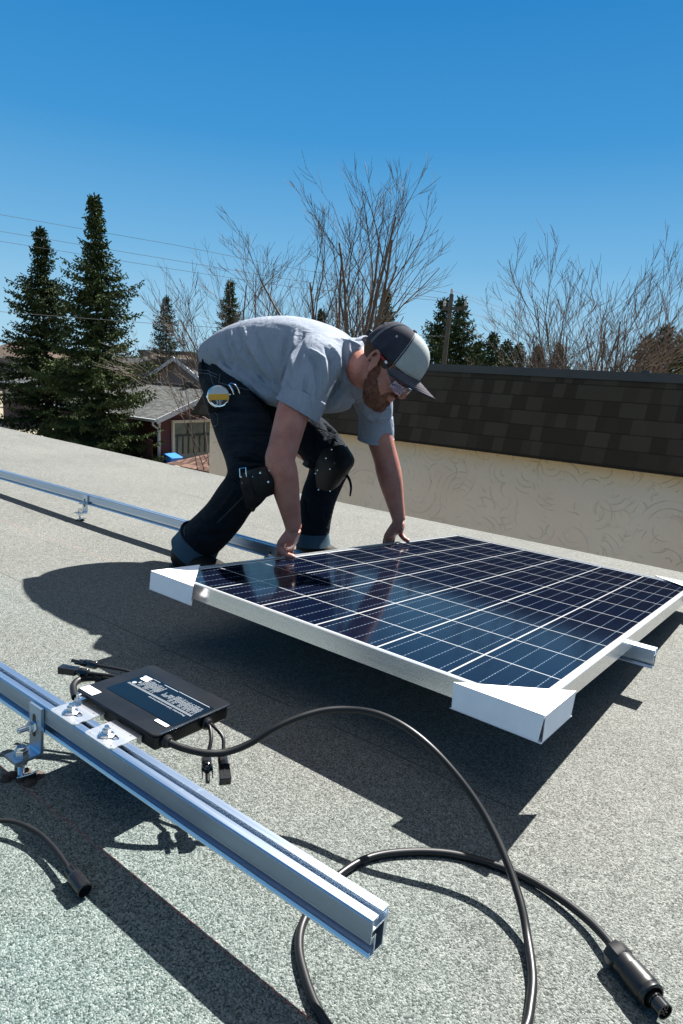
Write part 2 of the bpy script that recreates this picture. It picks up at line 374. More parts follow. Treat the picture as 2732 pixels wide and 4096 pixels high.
M['needles_blue'] = simple('blue_spruce_needles', (0.050, 0.075, 0.052), 0.8, var=0.4, scale=1.6, spec=0.08)
M['bark'] = simple('grey_bark', (0.075, 0.058, 0.045), 0.9, var=0.3, scale=8)
M['twig'] = simple('pale_twig_bark', (0.105, 0.078, 0.060), 0.9, var=0.25, scale=4)
M['twig2'] = simple('reddish_twig_bark', (0.090, 0.066, 0.052), 0.9, var=0.3, scale=4)
M['ground'] = simple('dry_lawn', (0.16, 0.14, 0.09), 0.95, var=0.4, scale=0.35)
M['road'] = simple('lane_gravel', (0.20, 0.19, 0.175), 0.95, var=0.2, scale=2)
M['maroon'] = simple('maroon_siding', (0.070, 0.012, 0.014), 0.65, var=0.12, scale=3)
M['trimwhite'] = simple('white_trim', (0.42, 0.43, 0.46), 0.5, var=0.06)
M['trimbeige'] = simple('beige_trim', (0.50, 0.42, 0.31), 0.6, var=0.08)
M['doorgreen'] = simple('dusty_glass', (0.14, 0.15, 0.12), 0.25, var=0.35, scale=1.5)
M['darkbar'] = simple('dark_bars', (0.02, 0.024, 0.028), 0.6)
M['greyshingle'] = mat_shingle('grey_roof_shingle', (0.054, 0.057, 0.056), (0.100, 0.103, 0.097), 0.16, 0.4, lap=0.6)
M['brownshingle'] = mat_shingle('brown_roof_shingle', (0.085, 0.062, 0.045), (0.125, 0.092, 0.068), 0.16, 0.4, lap=0.5)
M['shake'] = mat_shingle('weathered_cedar_shake', (0.085, 0.045, 0.033), (0.20, 0.115, 0.085), 0.22, 0.24, lap=0.8, bumpy=1.0)
M['taupe'] = simple('taupe_siding', (0.13, 0.105, 0.10), 0.7, var=0.1)
M['concrete'] = simple('foundation_concrete', (0.22, 0.22, 0.20), 0.9, var=0.2, scale=2)
M['fence'] = simple('red_brown_fence', (0.060, 0.028, 0.022), 0.85, var=0.5, scale=3)
M['bluebin'] = simple('blue_plastic', (0.02, 0.17, 0.62), 0.4, var=0.1)
M['wire'] = simple('overhead_wire', (0.30, 0.28, 0.28), 0.5)
M['pole'] = simple('weathered_pole', (0.075, 0.072, 0.058), 0.9, var=0.3, scale=4)
M['cream'] = simple('cream_timber', (0.55, 0.50, 0.40), 0.7)
M['hill'] = simple('far_ridge', (0.10, 0.13, 0.15), 0.95, var=0.2, scale=0.01)


# ------------------------------------------------------------------ the flat roof we stand on
def build_roof():
    mb = MB(); y1 = 3.43; n = 40
    xs = [-14 + 22 * k / n for k in range(n + 1)]; ys = [-2.5, 0.0, 1.0, 1.6, 2.2, 2.7, 3.1, 3.43]
    def zz(x, y):   # the deck rises a little towards its back left corner
        a = max(0.0, -x - 2.6) * 0.016; return a * min(1, max(0, (y - 0.8) / 1.2))
    def yy(x, y): return y if y < 3.4 else 3.43 - max(0, -x - 3.0) * 0.012
    vs = [(x, yy(x, y), zz(x, y)) for y in ys for x in xs]; N = len(xs)
    fs = [(j*N+i, j*N+i+1, (j+1)*N+i+1, (j+1)*N+i) for j in range(len(ys)-1) for i in range(N-1)]
    mb.add(vs, fs, True)
    top = list(range((len(ys)-1)*N, len(ys)*N)); b0 = len(mb.v)
    lo = [(vs[i][0], vs[i][1] + 0.001, vs[i][2] - 0.28) for i in top]
    mb.add([vs[i] for i in top] + lo, [(i, i+1, N+i+1, N+i) for i in range(N-1)])
    me = mb.mesh('roof'); o = link('roof', me, M['roof']); tag(o, kind='structure')
build_roof()

# ------------------------------------------------------------------ rails
ZT, HR, WR = 0.1237, 0.0475, 0.0314
Y1, Y2, E1, E2 = 0.5325, 1.7167, -0.3014, -0.2616
def rail_profile():
    H = HR; W = WR; P = []
    # start bottom front, go up the front face (outline, y from 0 front)
    P += [(0, 0)]
    for k in range(3): P += [(0.0, 0.0012 + 0.0019 * k), (0.0006, 0.0022 + 0.0019 * k)]
    P += [(0, 0.0072), (0.0016, 0.0072), (0.0016, 0.0018), (0.0085, 0.0018), (0.0085, 0.0235), (0.0018, 0.0235), (0.0018, 0.0185), (0, 0.0185)]
    z = 0.0190
    for k in range(13): P += [(0.0, z), (0.0, z + 0.0009), (0.0012, z + 0.0011), (0.0012, z + 0.0018)]; z += 0.0020
    P += [(0.0, H - 0.0008), (0.0006, H), (0.0115, H), (0.0115, H - 0.0042), (0.0100, H - 0.0042), (0.0100, H - 0.0022), (0.0030, H - 0.0022), (0.0030, H - 0.0135),
          (W - 0.0022, H - 0.0135), (W - 0.0022, H - 0.0022), (W - 0.0100, H - 0.0022), (W - 0.0100, H - 0.0042), (W - 0.0115, H - 0.0042), (W - 0.0115, H), (W, H), (W, 0.012), (W - 0.004, 0.012), (W - 0.004, 0)]
    hole = [(0.0105, 0.0020), (W - 0.0060, 0.0020), (W - 0.0060, H - 0.0155), (0.0020, H - 0.0155), (0.0020, 0.0255), (0.0105, 0.0255)]
    return P, hole
def build_rail(x0, x1, Yf, label, feet):
    rail = thing('mounting_rail', label, 'rail', ((x0 + x1) / 2, Yf, 0))
    rail['group'] = 'aluminium mounting rails'
    P, Hh = rail_profile(); mb = MB(); zb = ZT - HR
    for poly in (P, Hh):
        mb.prism([(x0, Yf + y, zb + z) for y, z in poly], (x1 - x0, 0, 0), caps=False)
    for x in (x0, x1):
        loops = [[Vector((x, Yf + y, zb + z)) for y, z in poly] for poly in (P, Hh)]
        mb.add(loops[0] + loops[1], [tuple(t) for t in tessellate_polygon(loops)])
    obj('extrusion', mb, M['alu'], rail)
    for fx in feet:
        br = MB(); yp = Yf - 0.0008; t_ = 0.0052; zf = 0.0355
        # upright plate (grooved face) and horizontal shoe, one bent piece
        prof = [(yp, ZT - 0.004), (yp - t_, ZT - 0.004), (yp - t_, zf + t_ + 0.002), (yp - t_ - 0.002, zf + t_), (yp - 0.047, zf + t_), (yp - 0.047, zf), (yp - 0.003, zf), (yp, zf + 0.003)]
        n = 22; pr2 = [prof[0]]
        for k in range(n):
            z_ = ZT - 0.004 - k * 0.0022
            pr2 += [(yp - t_, z_), (yp - t_, z_ - 0.0012), (yp - t_ + 0.0005, z_ - 0.0013), (yp - t_ + 0.0005, z_ - 0.0021)]
        pr2 += prof[2:]
        br.prism([(fx - 0.0185, y, z) for y, z in pr2], (0.037, 0, 0))
        b = obj('foot_bracket', br, M['alu'], rail)
        sl = MB()   # dark adjusting slot, a recessed lens just proud of the grooves
        pts = []
        for k in range(9): a = math.pi * k / 8; pts.append((fx - 0.003 + 0.0045 * math.cos(a), yp - t_ - 0.0004, 0.100 + 0.0045 * math.sin(a)))
        for k in range(9): a = math.pi + math.pi * k / 8; pts.append((fx - 0.003 + 0.0045 * math.cos(a), yp - t_ - 0.0004, 0.068 + 0.0045 * math.sin(a)))
        sl.prism(pts, (0, 0.0006, 0)); obj('slot', sl, M['black'], b)
        bo = MB(); zc = 0.083
        bo.lathe([(0.0, 0), (0.0105, 0), (0.0105, 0.0015), (0.0085, 0.003), (0.0085, 0.003), (0.0085, 0.0095), (0.0072, 0.0105)], (fx - 0.003, yp - t_ - 0.0006, zc), (0, -1, 0), 6)
        bo.lathe([(0.0046, 0), (0.0046, 0.027), (0.0036, 0.028)], (fx - 0.003, yp - t_, zc), (0, -1, 0), 14)
        obj('bolt', bo, M['steel'], b)
        sx_, sy_ = fx + 0.004, yp - 0.030; st = MB()
        pr = [(0.0055, -0.004)]
        for k in range(12): pr += [(0.0055, k * 0.0024), (0.0047, k * 0.0024 + 0.0012)]
        st.lathe(pr, (sx_, sy_, 0.004), (0, 0, 1), 14)
        st.lathe([(0.0, zf - 0.010), (0.0095, zf - 0.010), (0.0095, zf - 0.0003), (0.0, zf - 0.0003)], (sx_, sy_, 0), (0, 0, 1), 6)
        obj('stud', st, M['steel'], b)
        nt = MB()
        nt.lathe([(0.0, zf + t_ + 0.0002), (0.0125, zf + t_ + 0.0002), (0.0125, zf + t_ + 0.0022), (0.0105, zf + t_ + 0.0024), (0.0108, zf + t_ + 0.0115), (0.0095, zf + t_ + 0.0125)], (sx_, sy_, 0), (0, 0, 1), 6)
        nt.lathe([(0.0085, zf + t_ + 0.0125), (0.0085, zf + t_ + 0.0165), (0.0070, zf + t_ + 0.0178), (0.0048, zf + t_ + 0.0178), (0.0046, zf + t_ + 0.0150), (0.0, zf + t_ + 0.0150)], (sx_, sy_, 0), (0, 0, 1), 20)
        obj('nut', nt, M['steel'], b)
        se = MB(); rr = random.Random(int(fx * 1000))
        for k in range(9):
            a = rr.uniform(0, 6.28); d = rr.uniform(0.004, 0.026); s_ = rr.uniform(0.006, 0.015)
            se.lathe([(s_, 0.0), (s_ * 0.95, 0.003), (s_ * 0.6, 0.008 * rr.uniform(0.4, 1.2)), (0.0, 0.010 * rr.uniform(0.4, 1.1))], (sx_ + d * math.cos(a), sy_ + d * math.sin(a), -0.001), (0, 0, 1), 9)
        obj('sealant_patch', se, M['gasket'], rail)
        fl = MB(); fl.rbox((-0.016, -0.011, 0), (0.016, 0.011, 0.003), 0.004, Matrix.Translation((sx_ + 0.010, sy_ + 0.006, 0.008)) @ Matrix.Rotation(rad(-28), 4, 'Y') @ Matrix.Rotation(0.6, 4, 'Z'))
        obj('washer', fl, M['steel'], rail)
    return rail
build_rail(-4.6, E1, Y1, 'near silver aluminium rail carrying the black box, cut end above the cable loop', [-0.981])
build_rail(-9.0, E2, Y2, 'far silver aluminium rail running behind the boots and under the solar panel', [-2.755, -1.555])

# ------------------------------------------------------------------ solar panel (held tilted)
PR = Matrix(((0.99999, 0.00038, 0.00408, 0), (-0.00059, 0.99858, 0.05321, 0), (-0.00405, -0.05321, 0.99858, 0), (0, 0, 0, 1)))
PT = Vector((-1.2891, 1.0452, 0.19164)); PM = Matrix.Translation(PT) @ PR
PX0, PX1, PY0, PY1 = -0.0175, 0.9745, -0.019, 1.646
def pmb(mb):
    mb.v = [tuple(PM @ Vector(p)) for p in mb.v]; return mb
def build_panel():
    p = thing('solar_panel', 'dark blue solar panel with white grid lines held tilted by the man', 'solar panel', PT)
    fr = MB(); wl = 0.0085; zt = 0.0032; zb = -0.0345
    # mitred frame: section (offset inward, z)
    sec = [(0, zb), (0, zt - 0.0008), (0.0008, zt), (wl, zt), (wl, 0.0012), (0.0018, 0.0012), (0.0018, -0.006), (0.0135, -0.006), (0.0135, -0.0075), (0.0018, -0.0075), (0.0018, zb + 0.0018), (0.026, zb + 0.0018), (0.026, zb)]
    cs = [(PX0, PY0, 1, 1), (PX1, PY0, -1, 1), (PX1, PY1, -1, -1), (PX0, PY1, 1, -1)]; n = len(sec); vs = []
    for x, y, dx, dy in cs:
        for o_, z in sec: vs.append((x + dx * o_, y + dy * o_, z))
    fs = []
    for c in range(4):
        d = (c + 1) % 4
        for i in range(n): j = (i + 1) % n; fs.append((c*n+i, d*n+i, d*n+j, c*n+j))
    fr.add(vs, fs); obj('frame', pmb(fr), M['frame'], p)
    gl = MB(); a = 0.0022; gl.add([(PX0+a, PY0+a, 0), (PX1-a, PY0+a, 0), (PX1-a, PY1-a, 0), (PX0+a, PY1-a, 0)], [(0, 1, 2, 3)])
    uvs = [v[:2] for v in gl.v]
    me = pmb(gl).mesh('glass_face', ORI[p.name]); ul = me.uv_layers.new(name='UVMap')
    for lp in me.loops: ul.data[lp.index].uv = uvs[lp.vertex_index]
    link('glass_face', me, M['cells'], p)
    bk = MB(); bk.box((PX0+a, PY0+a, -0.0058), (PX1-a, PY1-a, -0.0008)); obj('backsheet', pmb(bk), M['backsheet'], p)
    jb = MB(); jb.rbox((0.42, 1.50, -0.026), (0.54, 1.60, -0.0062), 0.006); obj('junction_box', pmb(jb), M['black'], p)
build_panel()
def guard(label, c, dx, dy, lx, ly, sag=0.0, gap=0.0):
    """folded cardboard corner: triangle on top, two side walls, triangle below; c = outer corner in panel plane"""
    o = thing('cardboard_corner', label, 'corner protector', PM @ Vector((c[0], c[1], 0)), 'white cardboard corner protectors')
    zt = 0.0062; zb = -0.0425; th = 0.0012
    A = Vector((c[0], c[1], zt)); Bx = Vector((c[0] + dx * lx, c[1], zt)); By = Vector((c[0], c[1] + dy * ly, zt))
    t = MB(); t.prism([A, Bx, By], (0, 0, -th)); t.prism([Vector((v.x, v.y, zb + th)) for v in (A, Bx, By)], (0, 0, -th))
    obj('flap', pmb(t), M['paper'], o)
    s1 = MB(); ax = A.x + dx * gap * 0.3
    s1.prism([(ax, c[1], zt - th * 0.5), (Bx.x, c[1], zt - th * 0.5), (Bx.x - dx * 0.004, c[1], zb), (A.x + dx * gap, c[1], zb + sag)], (0, dy * th, 0)); obj('side_wall', pmb(s1), M['paper'], o)
    s2 = MB(); s2.prism([(c[0], c[1] + dy * 0.0014, zt - th * 0.5), (c[0], By.y, zt - th * 0.5), (c[0], By.y - dy * 0.006, zb), (c[0], c[1] + dy * (0.0014 + gap), zb)], (dx * th, 0, 0)); obj('side_wall', pmb(s2), M['paper'], o)
    return o
gB = guard('white cardboard corner protector on the corner nearest the camera, with cut lines on top', (0.9985, -0.047), -1, 1, 0.166, 0.160, gap=0.006)
gA = guard('white cardboard corner protector on the left corner of the panel, next to the boot', (-0.0235, -0.044), 1, 1, 0.162, 0.160)
gC = guard('white cardboard corner protector at the far right corner, cut by the photo edge', (0.9985, 1.668), -1, -1, 0.168, 0.150)
cl = MB()
def pline(mb, pts, wd, z):
    for a, b in zip(pts[:-1], pts[1:]):
        a = Vector((*a, z)); b = Vector((*b, z)); d = (b - a).normalized(); n = Vector((-d.y, d.x, 0)) * wd / 2
        mb.prism([a - n - d * wd * .3, b - n + d * wd * .3, b + n + d * wd * .3, a + n - d * wd * .3], (0, 0, 0.0003))
pline(cl, [(0.9105, 0.028), (0.934, -0.0305), (0.985, -0.0425)], 0.0016, 0.0063)
pline(cl, [(0.9545, 0.0205), (0.948, 0.048), (0.962, 0.052), (0.971, 0.028)], 0.0007, 0.0063)
obj('cut_line', pmb(cl), M['black'], gB)

# ------------------------------------------------------------------ microinverter on the near rail
def smooth_path(P, n=6):
    P = [Vector(p) for p in P]; out = []
    for i in range(len(P) - 1):
        p0 = P[max(i-1, 0)]; p1 = P[i]; p2 = P[i+1]; p3 = P[min(i+2, len(P)-1)]
        for k in range(n):
            t = k / n
            out.append(0.5 * ((2*p1) + (p2-p0)*t + (2*p0-5*p1+4*p2-p3)*t*t + (-p0+3*p1-3*p2+p3)*t*t*t))
    out.append(P[-1]); return out
def build_inverter():
    t = thing('microinverter', 'flat black electronics box bolted onto the near rail, with label and cables', 'microinverter', (-0.85, 0.6, ZT))
    X0, X1, Ya, Yb = -0.9615, -0.7425, 0.586, 0.746
    cs = MB(); cs.rbox((X0 + 0.003, Ya + 0.003, 0.1085), (X1 - 0.003, Yb - 0.003, 0.1345), 0.008)
    cs.rbox((X0, Ya, 0.1335), (X1, Yb, 0.1375), 0.010, rz=0.0012); obj('case', cs, M['case'], t)
    zt = 0.1375
    # bright worn rim along the right edge
    rim = MB(); rim.box((X1 - 0.0009, Ya + 0.010, zt - 0.0016), (X1 + 0.0003, Yb - 0.010, zt + 0.0002)); obj('rim', rim, M['steel'], t)
    lb = MB(); lb.rbox((-0.931, 0.6255, zt + 0.0002), (-0.748, 0.711, zt + 0.0006), 0.003, rz=0.0001); L = obj('label', lb, M['label'], t)
    pr = MB(); z = zt + 0.0007; rr = random.Random(3)
    def strip(x0, y0, x1, y1): pr.box((x0, y0, z), (x1, y1, z + 0.0002))
    for yy in (0.6640, 0.6655, 0.6675): strip(-0.924, yy, -0.7535, yy + 0.0007)
    strip(-0.835, 0.7065, -0.756, 0.7078)
    def block(x0, x1, y0, y1, dx, fill=0.8):
        x = x0
        while x < x1:
            y = y1 - rr.choice((0, 0, 0.002, 0.006)); 
            while y > y0:
                l = rr.uniform(0.0022, 0.0062); strip(x, max(y - l, y0), x + dx * 0.36, y); y -= l + 0.0010
                if rr.random() > fill and y < y0 + 0.012: break
            x += dx
    block(-0.905, -0.858, 0.6705, 0.6995, 0.0021); block(-0.822, -0.757, 0.6705, 0.6960, 0.0024, 0.9); block(-0.846, -0.826, 0.676, 0.690, 0.0028)
    strip(-0.905, 0.7050, -0.885, 0.7062); strip(-0.873, 0.7050, -0.836, 0.7064)
    pr.lathe([(0.0042, 0), (0.0042, 0.0002)], (-0.9165, 0.6735, z), (0, 0, 1), 18)
    strip(-0.9115, 0.6775, -0.9085, 0.684)
    obj('printed_text', pr, M['print'], L)
    me = text_mesh('Photovoltaic Grid-connected Inverter', 0.0062)
    R_ = Matrix.Translation(Vector((-0.8085, 0.6585, z + 0.0001)) - ORI[t.name]) @ Matrix.Rotation(math.pi, 4, 'Z')
    me.transform(R_); link('title_lettering', me, M['print'], L)
    for (x0, y0, x1, y1, w_) in ((-0.923, 0.6895, -0.9045, 0.6965, 0), (-0.925, 0.6985, -0.9055, 0.7045, 0), (-0.9575, 0.5925, -0.9205, 0.6105, 1), (-0.7825, 0.6145, -0.7525, 0.6215, 2)):
        s = MB(); s.rbox((x0, y0, z), (x1, y1, z + 0.0004), 0.001, rz=0.00005); so = obj('sticker', s, M['sticker'], t)
        g = MB(); x = x0 + 0.003
        while x < x1 - 0.003:
            for row in ((0.25, 0.42), (0.58, 0.75)) if w_ == 1 else ((0.35, 0.65),):
                g.box((x, y0 + (y1 - y0) * row[0], z + 0.0005), (x + rr.uniform(0.0004, 0.0012), y0 + (y1 - y0) * row[1], z + 0.0006))
            x += rr.uniform(0.0012, 0.003)
        obj('sticker_print', g, M['greyprint'], so)
    # mounting plates with flange nuts
    for xa, xb in ((-0.9445, -0.8735), (-0.8445, -0.7740)):
        xc = (xa + xb) / 2 ; pl = MB(); z0 = ZT + 0.0006; z1 = z0 + 0.0016
        outer = [(xa + 0.004, 0.5305), (xb - 0.004, 0.5305), (xb, 0.5345), (xb, 0.5865), (xa, 0.5865), (xa, 0.5345)]
        hc = (xc + 0.008, 0.5535)
        def circ(cx, cy, r, n=12, sx=1.0): return [(cx + r * sx * math.cos(-2*math.pi*k/n), cy + r * math.sin(-2*math.pi*k/n)) for k in range(n)]
        holes = [circ(hc[0], hc[1], 0.0065, 16, 1.9), circ(xa + 0.008, 0.537, 0.0011, 8), circ(xb - 0.008, 0.537, 0.0011, 8), circ(xa + 0.012, 0.574, 0.0011, 8), circ(xb - 0.012, 0.574, 0.0016, 8)]
        loops = [outer] + holes
        for zz_ in (z0, z1):
            L3 = [[Vector((x, y, zz_)) for x, y in lp] for lp in loops]; flat = [v for lp in L3 for v in lp]
            pl.add(flat, [tuple(q) for q in tessellate_polygon(L3)])
        for lp in loops:
            pl.prism([(x, y, z0) for x, y in lp], (0, 0, z1 - z0), caps=False)
        pl.box((xb - 0.010, 0.5840, 0.112), (xb, 0.5858, z0 - 0.0003)); pl.box((xa, 0.5840, 0.112), (xa + 0.010, 0.5858, z0 - 0.0003))
        po = obj('mounting_plate', pl, M['plate'], t)
        nt = MB(); o_ = (xc - 0.0035, 0.5495, z1)
        nt.lathe([(0.0125, 0.0002), (0.0125, 0.0016), (0.0100, 0.0030), (0.0098, 0.0030)], o_, n=28)
        for k in range(14):
            a = 2 * math.pi * k / 14; nt.lathe([(0.0011, 0.0024), (0.0009, 0.0036)], (o_[0] + 0.0108 * math.cos(a), o_[1] + 0.0108 * math.sin(a), o_[2]), n=6)
        nt.lathe([(0.0088, 0.0030), (0.0080, 0.0042), (0.0066, 0.0044), (0.0066, 0.0100), (0.0058, 0.0108)], o_, n=6)
        nt.lathe([(0.0036, 0.0105), (0.0036, 0.0150), (0.0028, 0.0160)], o_, n=12)
        obj('flange_nut', nt, M['steel'], po)
    gd = MB(); gd.lathe([(0.0, 0), (0.0068, 0), (0.0068, 0.0055), (0.0046, 0.007), (0.0042, 0.0125), (0.0030, 0.0135)], (-0.938, 0.579, ZT + 0.0025), n=6); gd.box((-0.9335, 0.574, ZT + 0.0025), (-0.9225, 0.583, ZT + 0.0115)); obj('ground_lug', gd, M['steel'], t)
    # cable glands
    for (y, r) in ((0.608, 0.0105), (0.689, 0.0105)):
        gl = MB(); gl.lathe([(r, 0), (r, 0.004), (r * 0.82, 0.0055), (r * 0.78, 0.009), (r * 0.6, 0.010)], (X1 - 0.001, y, 0.1215), (1, 0, 0), 20); obj('gland', gl, M['black'], t)
    # AC trunk cable: arcs off the box, touches down, loops out of frame, comes back under the rail end to its plug
    hts = [((665, 2960), .121), ((740, 2995), .116), ((830, 3013), .112), ((920, 3005), .112), ((1010, 2968), .123), ((1100, 2912), .142), ((1200, 2868), .155), ((1300, 2842), .162), ((1400, 2838), .165), ((1500, 2853), .168), ((1600, 2896), .165), ((1700, 2968), .153), ((1800, 3070), .130), ((1900, 3200), .100), ((1980, 3340), .071), ((2040, 3480), .047), ((2085, 3620), .028), ((2110, 3750), .013), ((2130, 3900), .008), ((2122, 4020), .0065)]
    P = [tuple(onz(*p, z)) for p, z in hts]; P[0] = (X1 + 0.004, 0.608, 0.1215)
    P += [tuple(onz(2095, 4130, 0.006)), tuple(onz(1980, 4330, 0.006)), tuple(onz(1720, 4420, 0.006)), tuple(onz(1480, 4290, 0.006))]
    back = [((1330, 4130), .006), ((1262, 4020), .006), ((1218, 3900), .006), ((1196, 3790), .006), ((1213, 3690), .006), ((1280, 3580), .006), ((1370, 3490), .006), ((1480, 3430), .006), ((1620, 3408), .006), ((1780, 3412), .006), ((1930, 3445), .006), ((2080, 3500), .007), ((2220, 3580), .009), ((2340, 3670), .012), ((2420, 3750), .016), ((2470, 3815), .018)]
    P += [tuple(onz(*p, z)) for p, z in back]
    cb = MB(); cb.tube(smooth_path(P, 7), 0.0056, 14); cab = obj('trunk_cable', cb, M['cable'], t)
    a = Vector(onz(2455, 3805, 0.019)); b = Vector(onz(2618, 3998, 0.019)); ax = (b - a).normalized(); Lp = (b - a).length
    pg = MB(); r = 0.0165
    pg.lathe([(0.0075, -0.004), (r * 0.90, -0.002), (r, 0.002), (r, 0.0150), (r * 0.94, 0.0165)], a, ax, 8, flat=True)
    pg.lathe([(r * 0.88, 0.0150), (r * 0.93, 0.0200), (r * 0.90, 0.0290), (r * 0.99, 0.0300), (r * 1.02, 0.050), (r * 1.02, 0.0575), (r * 0.97, 0.0590), (r * 1.00, 0.0600), (r * 1.00, 0.0640), (r * 0.92, 0.0655), (r * 0.80, 0.0655), (r * 0.78, 0.058), (0.001, 0.058)], a, ax, 28)
    obj('plug', pg, M['black'], cab)
    tp = MB(); e = 0.084
    tp.lathe([(0.0095, 0.056), (0.0095, 0.0700), (0.0082, 0.0705), (0.0082, 0.0725), (0.0098, 0.0730), (0.0100, e), (0.0086, e), (0.0084, e - 0.005), (0.0005, e - 0.005)], a, ax, 24)
    obj('plug_tip', tp, M['gloss'], cab)
    pin = MB(); u = ax.orthogonal().normalized(); v = ax.cross(u)
    for k in range(3):
        an = 2 * math.pi * k / 3 + 0.4; c = a + ax * (e - 0.0049) + (u * math.cos(an) + v * math.sin(an)) * 0.0042
        pin.lathe([(0.0029, 0), (0.0029, 0.0035), (0.0019, 0.0035), (0.0018, 0.0012), (0.0, 0.0012)], c, ax, 12)
    obj('socket', pin, M['gloss'], cab)
    # DC leads
    def mc4(name, path, tip_dir, male, par, flip=False, L=0.052, shine=M['gloss']):
        c = MB(); c.tube(smooth_path(path, 6), 0.0031, 10); co = obj('lead', c, M['cable'], par)
        o = Vector(path[-1]); d = Vector(tip_dir).normalized(); k = MB()
        k.lathe([(0.0045, -0.002), (0.0072, 0.0), (0.0082, 0.002), (0.0082, 0.016), (0.0070, 0.018)], o, d, 8, flat=True)
        up = Vector((0, 0, 1)); sd = d.cross(up).normalized(); up = sd.cross(d)
        Mx = Matrix((( sd.x, d.x, up.x, o.x), (sd.y, d.y, up.y, o.y), (sd.z, d.z, up.z, o.z), (0, 0, 0, 1)))
        if male:
            k.lathe([(0.0062, 0.017), (0.0074, 0.018), (0.0074, 0.027), (0.0050, 0.030), (0.0034, 0.031), (0.0034, L), (0.0026, L + 0.0006)], o, d, 14)
            for s in (-1, 1): k.box((s * 0.0078 - 0.0008, 0.020, -0.002), (s * 0.0078 + 0.0008, 0.043, 0.002), Mx); k.box((min(s*0.0066, s*0.0086), 0.020, -0.003), (max(s*0.0066, s*0.0086), 0.030, 0.003), Mx)
        else:
            k.lathe([(0.0062, 0.017), (0.0066, 0.018), (0.0066, 0.022)], o, d, 14)
            k.rbox((-0.0085, 0.021, -0.0065), (0.0085, L - 0.002, 0.0065), 0.002, Mx)
            k.box((-0.0018, 0.026, 0.0060), (0.0018, L - 0.006, 0.0071), Mx)
            k.rbox((-0.0090, 0.044, -0.0069), (0.0090, L, 0.0069), 0.002, Mx)
        ko = obj('connector', k, shine, co); return co
    e0 = (X1 + 0.006, 0.6865, 0.1215); e1 = (X1 + 0.006, 0.6915, 0.1215)
    mc4('a', [e0, (-0.728, 0.684, 0.121), (-0.7125, 0.6735, 0.110), (-0.7045, 0.662, 0.097), (-0.700, 0.654, 0.094)], Vector(onz(832, 3148, .080)) - Vector((-0.700, 0.654, 0.094)), True, t)
    mc4('b', [e1, (-0.724, 0.691, 0.121), (-0.703, 0.690, 0.112), (-0.690, 0.680, 0.098), (-0.684, 0.673, 0.094)], Vector(onz(903, 3140, .079)) - Vector((-0.684, 0.673, 0.094)), False, t)
    w1 = Vector(onz(352, 2692, .127)); w2 = Vector(onz(388, 2662, .130))
    mc4('c', [(X0 + 0.01, 0.690, 0.124), (-0.985, 0.676, 0.126), w1], Vector(onz(224, 2673, .127)) - w1, False, t, L=0.056)
    mc4('d', [(X0 + 0.01, 0.715, 0.124), (-0.985, 0.705, 0.128), w2], Vector(onz(268, 2638, .130)) - w2, True, t, L=0.054)
    el = MB(); q = [onz(560, 2735, .114), onz(440, 2720, .116), onz(375, 2712, .117), onz(320, 2718, .117), onz(293, 2745, .116), onz(300, 2790, .112)]
    el.tube(smooth_path([tuple(x) for x in q], 6), 0.0062, 12)
    el.lathe([(0.0085, 0), (0.0085, 0.012), (0.007, 0.013)], tuple(onz(385, 2714, .117)), Vector(onz(440, 2720, .116)) - Vector(onz(385, 2714, .117)), 10)
    obj('elbow_cable', el, M['cable'], t)
build_inverter()

# loose cable at lower left
def build_loose():
    t = thing('connector_cable', 'thin black cable lying on the roof at lower left, ending in a plug', 'cable', tuple(onz(330, 3560, 0)))
    pts = [((-220, 3330), .012), ((-110, 3295), .016), ((0, 3283), .020), ((70, 3292), .020), ((150, 3330), .019), ((215, 3390), .018), ((262, 3455), .017), ((285, 3492), .016)]
    c = MB(); c.tube(smooth_path([tuple(onz(*p, z)) for p, z in pts], 6), 0.0037, 12); co = obj('lead', c, M['cable'], t)
    a = Vector(onz(283, 3488, .016)); b = Vector(onz(352, 3580, .013)); d = (b - a).normalized(); k = MB()
    k.lathe([(0.0050, -0.006), (0.0075, -0.004), (0.0080, 0.008), (0.0098, 0.010), (0.0103, 0.013), (0.0103, 0.040), (0.0085, 0.041), (0.0080, 0.034), (0.001, 0.034)], a, d, 20)
    for n_ in range(10):
        an = 2 * math.pi * n_ / 10; u = d.orthogonal().normalized(); v = d.cross(u); c0 = a + (u * math.cos(an) + v * math.sin(an)) * 0.0079
        k.tube([c0 - d * 0.005, c0 + d * 0.008], 0.0010, 5)
    obj('plug', k, M['gloss'], co)
build_loose()

